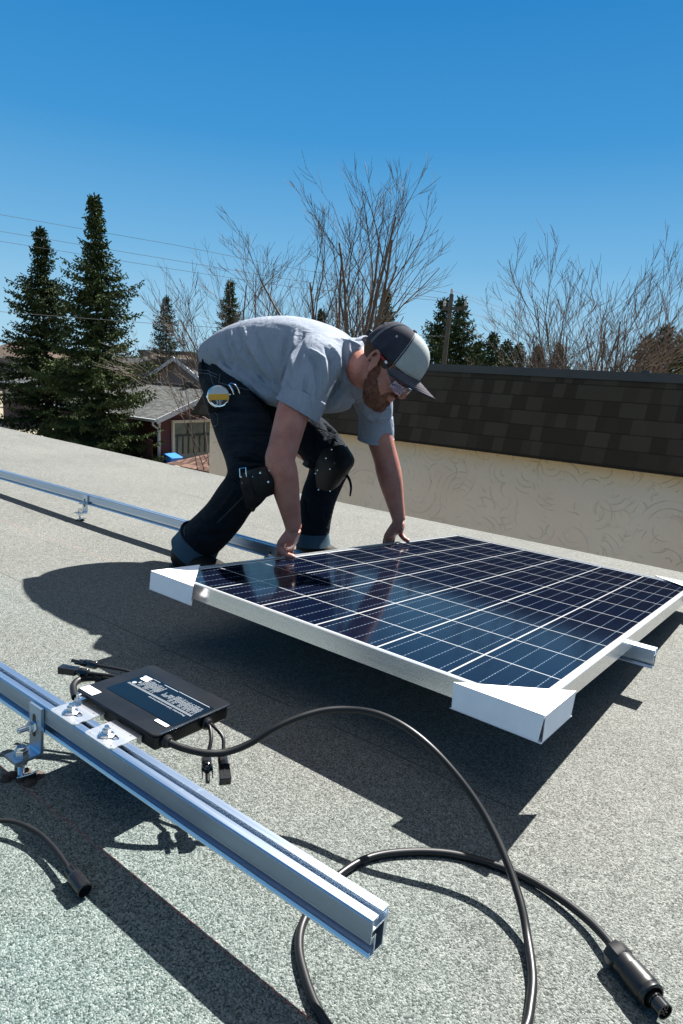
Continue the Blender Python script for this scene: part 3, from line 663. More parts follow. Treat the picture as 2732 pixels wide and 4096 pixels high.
# ------------------------------------------------------------------ neighbouring stucco building with a dark mansard
def uvmesh(name, quads, off):
    """quads: list of (4 corners, 4 uvs)"""
    me = bpy.data.meshes.new(name); vs = []; fs = []; uvs = []
    for q, u in quads:
        n = len(vs); vs += [tuple(Vector(p) - Vector(off)) for p in q]; fs.append(tuple(range(n, n + len(q)))); uvs += u
    me.from_pydata(vs, [], fs); ul = me.uv_layers.new(name='UVMap')
    for lp in me.loops: ul.data[lp.index].uv = uvs[lp.vertex_index]
    me.update(); return me
def build_neighbour():
    o = thing('stucco_building', 'cream stucco building with dark shingled mansard edge right behind the roof', 'building', (0, 6.2, -4.2), frame='world')
    xl = float(atY(838, 1800, 6.2, True)[0]); xr = 12.0; ztop = 0.80
    wl = MB(); wl.add([(xl, 6.2, -4.2), (xr, 6.2, -4.2), (xr, 6.2, 0.05), (xl, 6.2, 0.05), (xl, 14, -4.2), (xl, 14, 0.05), (xr, 14, -4.2), (xr, 14, .05)], [(0, 1, 2, 3), (4, 0, 3, 5), (1, 6, 7, 2), (3, 2, 7, 5), (4, 6, 7, 5)])
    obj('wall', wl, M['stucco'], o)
    ml = float(atY(764, 1654, 6.0, True)[0]); yb, yt = 6.0, 6.32; L = math.hypot(ztop - 0.0, yt - yb)
    z0 = -0.005; off = ORI[o.name]; me = uvmesh('mansard', [
        ([(ml, yb, z0), (xr, yb, z0), (xr, yt, ztop), (ml + 0.34, yt, ztop)], [(ml, 0), (xr, 0), (xr, L), (ml + .34, L)]),
        ([(ml, 14, z0), (ml, yb, z0), (ml + 0.34, yt, ztop), (ml + 0.34, 14, ztop)], [(0, 0), (8, 0), (7.7, L), (0, L)]),
        ([(ml, yb, z0 - 0.02), (xr, yb, z0 - 0.02), (xr, yb, z0), (ml, yb, z0)], [(0, 0), (0, 0), (0, 0), (0, 0)]),
        ([(ml, yb, z0 - 0.02), (xr, yb, z0 - 0.02), (xr, 6.199, z0 - 0.02), (ml, 6.199, z0 - 0.02)], [(0, 0), (0, 0), (0, 0), (0, 0)])], off)
    link('mansard', me, M['mansard'], o)
    fl = MB(); fl.box((ml + 0.32, yt - 0.035, ztop - 0.065), (xr, yt + 0.16, ztop + 0.012)); fl.box((ml + 0.30, yt - 0.022, ztop - 0.10), (xr, yt + 0.16, ztop - 0.068)); obj('cap_flashing', fl, M['flash'], o)
    rf = MB(); rf.box((ml + 0.40, yt + 0.17, ztop - 0.3), (xr, 14, ztop - 0.1)); obj('flat_top', rf, M['flash'], o)
    # vent stub and cap seams seen on the parapet
    for x in (-4.4, -2.1, 0.3): 
        s = MB(); s.box((x, yt - 0.039, ztop - 0.065), (x + 0.03, yt + 0.16, ztop + 0.015)); obj('seam', s, M['flash'], o)
    p = atY(2590, 1462, 6.5, True); v = MB(); v.box((p[0] - 0.035, 6.46, ztop - 0.12), (p[0] + 0.035, 6.53, ztop + 0.035)); obj('vent_stub', v, M['flash'], o)
build_neighbour()
# ------------------------------------------------------------------ neighbourhood beyond
GZ = -4.2
def build_far():
    g = MB(); n = 24
    vs = [(0, 0, 0)]; vs = []
    for k in range(n): a = 2 * math.pi * k / n; vs.append((900 * math.cos(a), 900 * math.sin(a), GZ))
    g.add(vs, [tuple(range(n))]); tag(obj('ground', g, M['ground'], frame='world'), kind='structure')
    r = MB(); r.box((-60, 12.2, GZ), (40, 16.4, GZ + 0.02)); tag(obj('lane', r, M['road'], frame='world'), kind='structure')
    h = MB(); rr = random.Random(5); top = []; 
    for k in range(60):
        a = rad(20 + 150 * k / 59); top.append((700 * math.cos(a), 700 * math.sin(a), 1.5 + 8 * (0.5 + 0.5 * math.sin(k * 0.33)) + rr.uniform(0, 1.5)))
    vs = [(x, y, -8) for x, y, z in top] + top + [(x * 1.12, y * 1.12, -8) for x, y, z in top]
    h.add(vs, [(i, i+1, 61+i, 60+i) for i in range(59)] + [(60+i, 61+i, 121+i, 120+i) for i in range(59)]); tag(obj('hills', h, M['hill'], frame='world'), kind='structure')
build_far()

def roofq(p0, p1, p2, p3, u0=0.0):
    a, b, c, d = (Vector(p) for p in (p0, p1, p2, p3)); ex = (b - a).normalized(); ey = (d - a); ey = (ey - ex * ey.dot(ex)); Hh = ey.length; ey = ey / max(Hh, 1e-6)
    return ([a, b, c, d], [((q - a).dot(ex) + u0, (q - a).dot(ey)) for q in (a, b, c, d)])

def build_garage():
    c0 = atY(634, 1664, 20.0, True); Xg, Yg, ze = float(c0[0]), 20.0, float(c0[2]); zb = -3.82
    o = thing('garage', 'maroon garage with grey shingled roof, white trim and barred beige door opening', 'garage', (Xg, Yg, GZ), frame='world')
    Yr, zr = Yg + 3.7, ze + 1.36; Lx = 9.5; ov = 0.35
    wl = MB(); wl.add([(Xg, Yg, zb), (Xg, Yg + 7.4, zb), (Xg, Yg + 7.4, ze), (Xg, Yr, zr - 0.05), (Xg, Yg, ze), (Xg - Lx, Yg, zb), (Xg - Lx, Yg, ze), (Xg - Lx, Yg + 7.4, zb), (Xg - Lx, Yg + 7.4, ze)], [(0, 1, 2, 3, 4), (5, 0, 4, 6), (1, 7, 8, 2), (7, 5, 6, 8)])
    obj('wall', wl, M['maroon'], o)
    fd = MB(); fd.box((Xg - Lx, Yg + 0.02, GZ), (Xg + 0.03, Yg + 7.3, zb)); obj('foundation', fd, M['concrete'], o)
    k = 1.36 / 3.7; e = ov
    A = (Xg + e, Yg - e, ze - e * k); B = (Xg + e, Yr, zr); C = (Xg - Lx - e, Yr, zr); D = (Xg - Lx - e, Yg - e, ze - e * k); E_ = (Xg + e, Yg + 7.4 + e, ze - e * k); F = (Xg - Lx - e, Yg + 7.4 + e, ze - e * k)
    me = uvmesh('roof', [roofq(D, A, B, C), roofq(E_, F, C, B)], ORI[o.name]); rf = link('roof', me, M['greyshingle'], o)
    rc = MB(); rc.box((Xg - Lx - e, Yr - 0.12, zr - 0.02), (Xg + e, Yr + 0.12, zr + 0.06)); obj('ridge_cap', rc, M['flash'], rf)
    for px, py in ((590, 1529), (760, 1545)):
        p = atX(px, py, 0, True)
        # vents on the slope, found along the sight line at the slope plane
        d = ray(px, py, True); t = (ze - e * k + k * (CAMW[1] - (Yg - e)) - CAMW[2]) / (d[2] - k * d[1]); q = CAMW + d * t
        v = MB(); v.box((q[0] - 0.28, q[1] - 0.2, q[2] - 0.02), (q[0] + 0.28, q[1] + 0.2, q[2] + 0.24)); obj('roof_vent', v, M['darkbar'], rf)
    tr = MB()
    for (P, Q) in ((A, B), (B, E_)):
        P, Q = Vector(P), Vector(Q); tr.prism([P + Vector((0.03, 0, 0.04)), P + Vector((0.03, 0, -0.22)), Q + Vector((0.03, 0, -0.22)), Q + Vector((0.03, 0, 0.04))], (-0.06, 0, 0))
    obj('rake_board', tr, M['trimwhite'], rf)
    gt = MB(); gt.box((Xg - Lx - e, Yg - e - 0.14, ze - e * k - 0.13), (Xg + e, Yg - e - 0.005, ze - e * k - 0.005)); g_ = obj('gutter', gt, M['trimwhite'], o)
    ds = MB(); x = Xg + 0.12; y = Yg - 0.10
    ds.tube([(x, Yg - e - 0.08, ze - e * k - 0.13), (x, Yg - e - 0.08, ze - 0.40), (x, y, ze - 0.62), (x, y, GZ + 0.15)], 0.055, 6); obj('downspout', ds, M['trimwhite'], o)
    co = MB(); co.box((Xg - 0.02, Yg - 0.03, zb), (Xg + 0.05, Yg + 0.09, ze)); obj('corner_board', co, M['trimbeige'], o)
    y0, zt = Yg + 0.75, ze - 0.22; y1 = Yg + 5.9
    dr = MB(); dr.box((Xg + 0.01, y0 + 0.14, zb), (Xg + 0.05, y1 - 0.14, zt - 0.14)); d_ = obj('door', dr, M['doorgreen'], o)
    fm = MB(); fm.box((Xg + 0.01, y0, zb), (Xg + 0.12, y0 + 0.14, zt)); fm.box((Xg + 0.01, y1 - 0.14, zb), (Xg + 0.12, y1, zt)); fm.box((Xg + 0.01, y0 + 0.141, zt - 0.14), (Xg + 0.12, y1 - 0.141, zt)); obj('door_frame', fm, M['trimbeige'], d_)
    ba = MB(); 
    for kk in range(4): ba.box((Xg + 0.055, y0 + 0.95 + kk * 1.1, zt - 0.72), (Xg + 0.09, y0 + 1.06 + kk * 1.1, zt - 0.142))
    ba.box((Xg + 0.055, y0 + 0.141, zt - 0.82), (Xg + 0.09, y1 - 0.141, zt - 0.725))
    for kk in range(12): ba.box((Xg + 0.055, y0 + 0.30 + kk * 0.36, zb), (Xg + 0.08, y0 + 0.38 + kk * 0.36, zt - 0.822))
    obj('bars', ba, M['darkbar'], d_)
    # blue bin against the wall
    b = thing('recycling_bin', 'bright blue wheeled bin beside the maroon garage door', 'bin', (Xg + 0.9, Yg + 0.9, GZ), frame='world')
    q = atX(690, 1825, Xg + 0.6, True); bx, by, bz = q
    m1 = MB(); m1.rbox((bx - 0.27, by - 0.3, GZ), (bx + 0.27, by + 0.3, bz - 0.03), 0.05); obj('body', m1, M['bluebin'], b)
    m2 = MB(); m2.rbox((-0.32, -0.36, 0), (0.32, 0.36, 0.07), 0.05, Matrix.Translation((bx + .05, by, bz - 0.01)) @ Matrix.Rotation(rad(14), 4, 'Y')); obj('lid', m2, M['bluebin'], b)
    for s in (-1, 1):
        m3 = MB(); m3.lathe([(0.11, -0.03), (0.11, 0.03)], (bx - 0.2, by + s * 0.3, GZ + 0.11), (0, 1, 0), 14); obj('wheel', m3, M['black'], b)
build_garage()

def gable_house(name, label, X0, X1, Y0, Y1, ze, zr, wall, roofm, ridge='X', trim=None, zb=GZ, win=0, hip=0.0, cat='house'):
    o = thing(name, label, cat, ((X0 + X1) / 2, Y0, GZ), frame='world'); ov = 0.4
    wl = MB()
    if ridge == 'X':
        ym = (Y0 + Y1) / 2; k = (zr - ze) / (ym - Y0); zo = ze - ov * k
        wl.add([(X0, Y0, zb), (X1, Y0, zb), (X1, Y0, ze), (X0, Y0, ze), (X0, Y1, zb), (X1, Y1, zb), (X1, Y1, ze), (X0, Y1, ze)], [(0, 1, 2, 3), (5, 4, 7, 6), (1, 5, 6, 2), (4, 0, 3, 7)])
        if not hip: wl.add([(X1, Y0, ze), (X1, Y1, ze), (X1, ym, zr - 0.06), (X0, Y0, ze), (X0, Y1, ze), (X0, ym, zr - 0.06)], [(0, 1, 2), (3, 5, 4)])
        A, B, C, D = (X0 - ov, Y0 - ov, zo), (X1 + ov, Y0 - ov, zo), (X1 + ov - hip, ym, zr), (X0 - ov + hip, ym, zr)
        E_, F = (X1 + ov, Y1 + ov, zo), (X0 - ov, Y1 + ov, zo); qs = [roofq(A, B, C, D), roofq(E_, F, D, C)]
        if hip: qs += [roofq(B, E_, C, C), roofq(F, A, D, D)]
        rakes = [] if hip else [(B, C), (C, E_)]
        dv = Vector((0.06, 0, 0))
    else:
        xm = (X0 + X1) / 2; k = (zr - ze) / (xm - X0); zo = ze - ov * k
        wl.add([(X0, Y0, zb), (X1, Y0, zb), (X1, Y0, ze), (xm, Y0, zr - 0.06), (X0, Y0, ze), (X0, Y1, zb), (X1, Y1, zb), (X1, Y1, ze), (xm, Y1, zr - 0.06), (X0, Y1, ze)], [(0, 1, 2, 3, 4), (1, 6, 7, 2), (5, 0, 4, 9), (6, 5, 9, 8, 7)])
        A, B, C = (X0 - ov, Y0 - ov, zo), (xm, Y0 - ov, zr), (X1 + ov, Y0 - ov, zo); D, E_, F = (X0 - ov, Y1 + ov, zo), (xm, Y1 + ov, zr), (X1 + ov, Y1 + ov, zo)
        qs = [roofq(D, A, B, E_), roofq(C, F, E_, B)]; rakes = [(A, B), (B, C)]; dv = Vector((0, -0.06, 0))
    obj('wall', wl, wall, o); rf = link('roof', uvmesh('roof', qs, ORI[o.name]), roofm, o)
    if trim:
        tr = MB()
        for P, Q in rakes:
            P, Q = Vector(P), Vector(Q); u = Vector((0, 0, 1)); tr.prism([P + u * 0.06, P - u * 0.20, Q - u * 0.20, Q + u * 0.06], dv)
        if ridge == 'X': tr.box((X0 - ov, Y0 - ov - 0.10, zo - 0.16), (X1 + ov, Y0 - ov - 0.004, zo - 0.004))
        obj('fascia', tr, trim, rf)
    for i in range(win):
        if ridge == 'X':
            xx = X0 + (X1 - X0) * (i + 0.5) / win; wm = MB(); wm.box((xx - 0.6, Y0 - 0.03, ze - 1.5), (xx + 0.6, Y0 - 0.002, ze - 0.5)); wo = obj('window', wm, M['doorgreen'], o)
            fm = MB(); fm.box((xx - 0.7, Y0 - 0.05, ze - 0.498), (xx + 0.7, Y0 - 0.002, ze - 0.40)); obj('head_trim', fm, M['trimwhite'], wo); fm = MB(); fm.box((xx - 0.7, Y0 - 0.05, ze - 1.6), (xx + 0.7, Y0 - 0.002, ze - 1.502)); obj('sill', fm, M['trimwhite'], wo)
    return o
def W(px, py, Y): return atY(px, py, Y, True)
p = W(20, 1640, 22); 
gable_house('house', 'maroon house with grey roof behind the two tall spruces', -50.0, float(W(200, 1500, 24)[0]), 24.0, 31.0, -1.1, 0.35, M['maroon'], M['greyshingle'], 'X', M['trimwhite'], win=3)
a = W(484, 1432, 34); b = W(715, 1524, 32)
gable_house('house', 'house with large plain grey shingle slope above the garage roof', a[0] - 11.5, a[0] + 6.8, 31.5, 40.0, -1.55, float(a[2]) + 0.12, M['taupe'], M['greyshingle'], 'X', M['trimwhite'], hip=4.5)
a = W(714, 1432, 30.0)
gable_house('house', 'taupe gabled house with white trim seen left of the man, behind the garage', float(a[0]) - 3.7, float(a[0]) + 3.7, 30.0, 38.0, float(a[2]) - 1.75, float(a[2]), M['taupe'], M['greyshingle'], 'Y', M['trimwhite'])
a = W(560, 1412, 48)
gable_house('house', 'distant house with low brown roof between the spruces and the gabled house', float(a[0]) - 5, float(a[0]) + 6, 48, 56, float(a[2]) - 1.6, float(a[2]) + 0.05, M['taupe'], M['brownshingle'], 'X', M['trimwhite'], hip=3)
a = W(30, 1362, 45)
gable_house('house', 'house with brown roof at the left edge behind the spruces', float(a[0]) - 9, float(a[0]) + 4.5, 45, 53, float(a[2]) - 2.0, float(a[2]) + 0.1, M['taupe'], M['brownshingle'], 'X', M['trimwhite'], hip=3)
a = W(600, 1403, 70)
q = MB(); o = thing('warehouse', 'low flat grey-blue commercial building far behind the houses', 'building', (float(a[0]), 70, GZ), frame='world')
q.box((float(a[0]) - 3, 70, GZ), (float(a[0]) + 9, 78, float(a[2]) - 0.35)); obj('wall', q, M['taupe'], o); q = MB(); q.box((float(a[0]) - 3.2, 69.8, float(a[2]) - 0.34), (float(a[0]) + 9.2, 78.2, float(a[2]) + 0.12)); obj('parapet', q, M['flash'], o)

# weathered shake roof of the shed between the buildings
def build_shed():
    a = W(672, 1852, 12.5); b = W(838, 1742, 16.5); x0, y0, z0 = map(float, a)
    o = thing('shed', 'low shed roofed in weathered brown shakes beside the stucco wall', 'shed', (x0 + 2, y0, GZ), frame='world')
    # hip roof: eave along Y1, hip rising to the right
    e0 = Vector((x0 - 0.1, y0, z0 - 0.02)); e1 = Vector((x0 + 5.5, y0, z0 - 0.02)); r1 = Vector((x0 + 5.5, y0 + 3.6, z0 + 1.05)); r0 = Vector((x0 + 2.4, y0 + 3.6, z0 + 1.05)); e2 = Vector((x0 - 0.1, y0 + 7.2, z0 - 0.02))
    me = uvmesh('roof', [roofq(e0, e1, r1, r0), roofq(e2, e0, r0, r0)], ORI[o.name]); link('roof', me, M['shake'], o)
    wl = MB(); wl.box((x0 + 0.2, y0 + 0.3, GZ), (x0 + 5.4, y0 + 6.9, z0 - 0.08)); obj('wall', wl, M['taupe'], o)
build_shed()

def build_fence(x0, y0, x1, y1, zt, label):
    o = thing('board_fence', label, 'fence', (x0, y0, GZ), frame='world'); a = Vector((x0, y0, 0)); b = Vector((x1, y1, 0)); L = (b - a).length; d = (b - a) / L; n = int(L / 0.155); rr = random.Random(n)
    m = MB()
    for k in range(n):
        p = a + d * (k * 0.155); h = zt + rr.uniform(-0.02, 0.02); q = Vector((-d.y, d.x, 0)) * 0.018
        m.prism([p, p + d * 0.142, p + d * 0.142 + Vector((0, 0, 1)) * 0, p], (0, 0, 0)) if False else m.add([p + Vector((0, 0, GZ)), p + d * 0.142 + Vector((0, 0, GZ)), p + d * 0.142 + Vector((0, 0, h)), p + Vector((0, 0, h)), p + q + Vector((0, 0, GZ)), p + d * 0.142 + q + Vector((0, 0, GZ)), p + d * 0.142 + q + Vector((0, 0, h)), p + q + Vector((0, 0, h))], [(0, 1, 2, 3), (4, 7, 6, 5), (3, 2, 6, 7), (0, 3, 7, 4), (1, 5, 6, 2)])
    obj('boards', m, M['fence'], o)
    for k in range(int(L / 2.4) + 1):
        p = a + d * min(k * 2.4, L); ps = MB(); ps.box((p.x - 0.05, p.y + 0.03, GZ), (p.x + 0.05, p.y + 0.13, zt + 0.03)); obj('post', ps, M['fence'], o)
f1 = W(612, 1762, 19.2); f0 = W(300, 1790, 19.2)
build_fence(float(f0[0]), 19.2, float(f1[0]), 19.2, float(f1[2]), 'tall dark red-brown board fence under the spruce beside the downspout')
# small timber play deck glimpsed under the left spruce
o = thing('deck', 'small cream-railed timber deck glimpsed beneath the left spruce', 'deck', tuple(W(225, 1760, 19.5)), frame='world')
a = W(170, 1700, 19.5); b = W(285, 1715, 19.5); m = MB(); m.box((a[0], 19.5, a[2] - 0.66), (b[0], 21, a[2] - 0.56)); obj('platform', m, M['cream'], o)
m = MB(); m.box((a[0], 19.46, a[2]), (b[0], 19.52, a[2] + 0.07)); m.box((a[0], 19.46, a[2] + 0.09 - 0.45), (b[0], 19.52, a[2] - 0.29))
for k in range(9): x = a[0] + (b[0] - a[0]) * k / 8; m.box((x - 0.03, 19.44, a[2] - 0.55), (x + 0.03, 19.458, a[2]))
obj('railing', m, M['cream'], o)
for x in (a[0] + .1, b[0] - .1): m = MB(); m.box((x - .06, 19.6, GZ), (x + .06, 19.72, a[2] - .662)); obj('post', m, M['fence'], o)

# ---- conifers
def spruce(x, y, h, R, label, seed, mat, zb=GZ, dens=1.0, twist=0.0, lean=0.0, base=0.06, group='spruces', gapy=0.0, simple_=False, big=None):
    rr = random.Random(seed)
    o = thing('spruce_tree', label, 'tree', (x, y, zb), group, frame='world')
    tr = MB(); n = 8; tr.tube([(x + lean * k / n * h, y, zb + h * 0.985 * k / n) for k in range(n + 1)], [0.022 * h * (1 - k / n) ** 0.9 * 0.55 + 0.012 for k in range(n + 1)], 7); obj('trunk', tr, M['bark'], o)
    vs = []; fs = []
    def tuft(p, d, L, wd, droop):
        # a spray of needles: crossed slim leaves around a twig
        d = d.normalized(); s = d.cross(Vector((0, 0, 1))); s = s.normalized() if s.length > 1e-3 else Vector((1, 0, 0)); u = s.cross(d)
        for q in range(2):
            a = rr.uniform(0, math.pi); w_ = (s * math.cos(a) + u * math.sin(a)) * wd
            e = p + d * L + Vector((0, 0, -droop * L)); i = len(vs); mid = p.lerp(e, 0.45)
            vs.extend([p, mid + w_, e, mid - w_]); fs.append((i, i + 1, i + 2, i + 3))
    z = base * h; ph = rr.uniform(0, 6.28); sc_ = 1.0 if not simple_ else 1.5
    while z < h * 0.985:
        t = z / h; prof = big(t) if big else (1 - t) ** 0.85 * (0.55 + 0.45 * min(1, t / 0.12))
        nb = max(5, int((10 if not simple_ else 10) * (0.65 + 0.45 * (1 - t)) * dens)); ph += 1.1
        for k in range(nb):
            az = ph + 2 * math.pi * (k + rr.uniform(-0.35, 0.35)) / nb
            L = R * prof * rr.choice((rr.uniform(0.3, 0.6), rr.uniform(0.55, 0.9), rr.uniform(0.8, 1.0), rr.uniform(0.9, 1.2), rr.uniform(0.9, 1.45)))
            if gapy and rr.random() < gapy: continue
            L = max(L, 0.14); cx, cy = math.cos(az), math.sin(az); zz = zb + z + rr.uniform(-0.12, 0.12)
            rise = 0.9 if t > 0.93 else 0.30 * t + rr.uniform(-0.12, 0.16)
            ns = max(3, int(L / (0.13 * sc_))); prev = Vector((x + lean * z, y, zz)); sag = 0.34 * (1 - t) + 0.04; p0 = prev.copy()
            for i in range(1, ns + 1):
                s = i / ns; q = p0 + Vector((cx * L * s, cy * L * s, L * (rise * s - sag * 1.3 * s + sag * 1.05 * s ** 2.4)))
                d = q - prev; dn = d.normalized(); sd = Vector((-cy, cx, 0))
                if s > 0.10:
                    wd = (0.30 + 0.10 * L) * (1 - 0.62 * abs(s - 0.45) / 0.55) * sc_
                    for sg in (-1, 1):
                        # a side spray: a twig hung with short needles-bunches
                        sl = wd * rr.uniform(0.5, 1.15); tip = Vector((cx, cy, 0)) * sl * 0.55 + sd * sg * sl * 0.8 + Vector((0, 0, -sl * rr.uniform(0.05, 0.5)))
                        st_ = prev.lerp(q, rr.random()); m_ = max(2, int(sl / (0.062 * sc_)))
                        for w_ in range(m_):
                            f = (w_ + rr.random()) / m_; dd = tip.normalized() * rr.uniform(.4, 1) + Vector((rr.uniform(-.6, .6), rr.uniform(-.6, .6), rr.uniform(-.8, .35)))
                            tuft(st_ + tip * f, dd, 0.14 * sc_ * rr.uniform(0.7, 1.35), 0.036 * sc_, 0.1)
                    if rr.random() < 0.35 * (1 - t): tuft(prev, Vector((rr.uniform(-.3, .3), rr.uniform(-.3, .3), -1)), rr.uniform(0.15, 0.34) * sc_, 0.03 * sc_, 0)
                for _ in range(2): tuft(prev.lerp(q, rr.random()), dn + Vector((rr.uniform(-.5, .5), rr.uniform(-.5, .5), rr.uniform(-.2, .6))), 0.13 * sc_, 0.03 * sc_, 0)
                prev = q
            tuft(prev, dn + Vector((0, 0, 0.5)), 0.17 * sc_, 0.03 * sc_, 0)
        z += (0.34 if not simple_ else 0.5) * rr.uniform(0.7, 1.3) * (0.45 + 0.7 * (1 - t))
    for k in range(14): tuft(Vector((x + lean * h, y, zb + h * (0.96 + 0.003 * k))), Vector((rr.uniform(-.5, .5), rr.uniform(-.5, .5), 0.9)), 0.16 * sc_, 0.025 * sc_, 0)
    me = bpy.data.meshes.new('crown'); me.from_pydata([tuple(v - Vector((x, y, zb))) for v in vs], [], fs); me.update(); link('crown', me, mat, o)
    return o
def sp_at(px, pyt, Y, wpx, **kw):
    t_ = W(px, pyt, Y); dep = float(np.dot(CAMR[2], (t_ @ Gn) - CAMO)); h_ = float(t_[2]) - GZ; R = wpx / 2 * dep / FPX if Y < 20 else min(0.40 * h_, wpx / 2 * h_ / (1455.0 - pyt) * 1.15)
    return spruce(float(t_[0]), float(t_[1]), float(t_[2]) - GZ, R, **kw)
def bigprof(t): return (1.0 * (1 - t) ** 1.05 + 0.012) * (1.0 if t > 0.25 else 0.86) * (0.75 + 0.25 * min(1, t / 0.2)) * (1.0 + 0.22 * math.sin(t * 21.0))
sp_at(378, 780, 17.5, 655, label='tallest dark spruce, second from the left, with a narrow top', seed=11, mat=M['needles'], dens=1.25, lean=0.0, big=bigprof)
sp_at(162, 910, 18.2, 645, label='second tallest spruce at the left edge, brownish upper crown', seed=23, mat=M['needles2'], dens=1.2, gapy=0.06, big=bigprof)
sp_at(665, 1182, 36, 150, label='slim blue-green spruce standing alone behind the houses, left of the man', seed=31, mat=M['needles_blue'], dens=0.8)
sp_at(922, 1120, 34, 150, label='small dark spruce rising just above the man\'s lower back', seed=37, mat=M['needles'])
sp_at(1548, 1165, 33, 150, label='small dark spruce right behind the cap', seed=41, mat=M['needles'])
sp_at(1287, 1235, 40, 110, label='brownish spruce top low behind the bare tree stems above the man\'s shoulder', seed=43, mat=M['needles2'])
sp_at(1778, 1195, 32, 170, label='dark spruce immediately left of the utility pole', seed=47, mat=M['needles'])
sp_at(1848, 1190, 30, 165, label='dark spruce immediately right of the utility pole', seed=53, mat=M['needles'])
sp_at(1976, 1335, 45, 130, label='short spruce right of the pole pair, above the dark parapet', seed=59, mat=M['needles'], simple_=True)
sp_at(2032, 1362, 50, 90, label='short brownish spruce, second in the row right of the pole', seed=61, mat=M['needles2'], simple_=True)
sp_at(2078, 1378, 55, 70, label='tiny pointed spruce, third in the row right of the pole', seed=67, mat=M['needles'], simple_=True)
sp_at(1915, 1365, 50, 70, label='tiny spruce between the pole pair and the short spruce', seed=68, mat=M['needles2'], simple_=True)
sp_at(2240, 1378, 55, 90, label='small dark spruce showing through the right bare trees', seed=71, mat=M['needles2'], simple_=True)
sp_at(2155, 1385, 58, 80, label='low brown-green spruce left of the tall bare trees', seed=72, mat=M['needles2'], simple_=True)
sp_at(2672, 1300, 34, 190, label='dark wide spruce at the right edge behind the parapet', seed=73, mat=M['needles2'], simple_=False)
sp_at(2600, 1345, 38, 120, label='smaller spruce left of the wide one at the right edge', seed=79, mat=M['needles'], simple_=True)
sp_at(2745, 1325, 32, 150, label='spruce cut off by the right photo edge', seed=83, mat=M['needles'], simple_=True)

# ---- bare trees
def bare(x, y, h, spread, label, seed, mat, stems=5, levels=4, thick=0.012, zb=GZ, first=0.28, group='bare trees', up=0.55, dens=1.0, xs=1.0, minr=0.0035):
    rr = random.Random(seed); o = thing('bare_tree', label, 'tree', (x, y, zb), group, frame='world'); tr = MB(); tw = MB()
    base = Vector((x, y, zb))
    def grow(p, d, L, r, lev):
        n = 6 if lev < 2 else 4; pts = [p]; q = p.copy(); dd = d.normalized(); nodes = []
        for i in range(n):
            dd = (dd + Vector((rr.gauss(0, 0.07), rr.gauss(0, 0.07), up * 0.16 * (1.3 - dd.z)))).normalized(); q = q + dd * (L / n); pts.append(q.copy()); nodes.append((q.copy(), dd.copy(), (i + 1) / n))
        rs = [max(minr, r * (1 - 0.62 * i / n)) for i in range(n + 1)]
        if lev >= levels: rs[-1] = minr * 0.6
        (tr if lev < 2 else tw).tube(pts, rs, 6 if lev < 2 else 3, caps=False)
        if lev >= levels: return
        nc = [6, 6, 5, 4, 3][min(lev, 4)]; nc = int(nc * dens + 0.5)
        for k in range(nc):
            t = rr.uniform(0.22 if lev else 0.4, 0.98); idx = min(int(t * n), n - 1); pt, dr, _ = nodes[idx]; pt = pts[idx].lerp(pts[idx + 1], t * n - idx) if idx + 1 < len(pts) else pt
            a = rr.uniform(0, 6.28); s = dr.orthogonal().normalized(); s2 = dr.cross(s); ang = rr.uniform(0.35, 0.75)
            nd = dr * math.cos(ang) + (s * math.cos(a) + s2 * math.sin(a)) * math.sin(ang) * spread; nd.x *= xs
            grow(pt, nd, L * rr.uniform(0.38, 0.66) * (1.05 - 0.35 * t), r * (1 - 0.6 * t) * rr.uniform(0.45, 0.65), lev + 1)
    hf = h * first
    if hf > 0.2: tr.tube([base, base + Vector((0, 0, hf * 0.5)), base + Vector((0, 0, hf))], [thick * h * 1.3, thick * h * 1.1, thick * h], 8, caps=False)
    for k in range(stems):
        a = 2 * math.pi * (k + rr.uniform(-0.2, 0.2)) / stems; tilt = rr.uniform(0.16, 0.62) * spread; d = Vector((math.cos(a) * math.sin(tilt), math.sin(a) * math.sin(tilt), math.cos(tilt)))
        grow(base + Vector((0, 0, hf * rr.uniform(0.75, 1.0))), d, (h - hf) * rr.uniform(0.72, 0.92), thick * h * rr.uniform(0.5, 0.75), 1)
    obj('trunk', tr, mat, o); me = bpy.data.meshes.new('twigs'); me.from_pydata([tuple(Vector(v) - base) for v in tw.v], [], tw.f); me.update(); link('twigs', me, mat, o)
def bare_at(px, pyt, Y, **kw):
    t_ = W(px, pyt, Y); bare(float(t_[0]), float(t_[1]), float(t_[2]) - GZ, **kw)
bare_at(1415, 730, 15.0, spread=0.80, label='large bare tree with upright twigs directly behind the man', seed=5, mat=M['twig'], stems=9, first=0.30, thick=0.0105, dens=1.0, minr=0.0050)
bare_at(1010, 985, 17.0, spread=0.95, label='bare tree with many fine upright stems above the man\'s back', seed=8, mat=M['twig'], stems=7, first=0.2, thick=0.0085, dens=1.0, minr=0.0060)
bare_at(868, 1100, 12.5, spread=0.85, label='low spreading bare tree in front of the garage, left of the man', seed=12, mat=M['twig'], stems=6, first=0.10, thick=0.0038, dens=0.95, up=0.3, minr=0.0032)
bare_at(2360, 1085, 23.0, spread=0.85, label='tall bushy bare tree with reddish twigs over the parapet at right', seed=15, mat=M['twig2'], stems=9, first=0.15, thick=0.0095, dens=1.05, minr=0.0060)
bare_at(2540, 1075, 24.0, spread=0.85, label='right-hand one of the two tall reddish bare trees', seed=16, mat=M['twig2'], stems=8, first=0.15, thick=0.0095, dens=1.05, minr=0.0060)
bare_at(2170, 1290, 26.0, spread=0.9, label='lower bare tree on the left flank of the tall reddish ones', seed=18, mat=M['twig2'], stems=8, first=0.1, thick=0.006, dens=1.0, minr=0.0060)
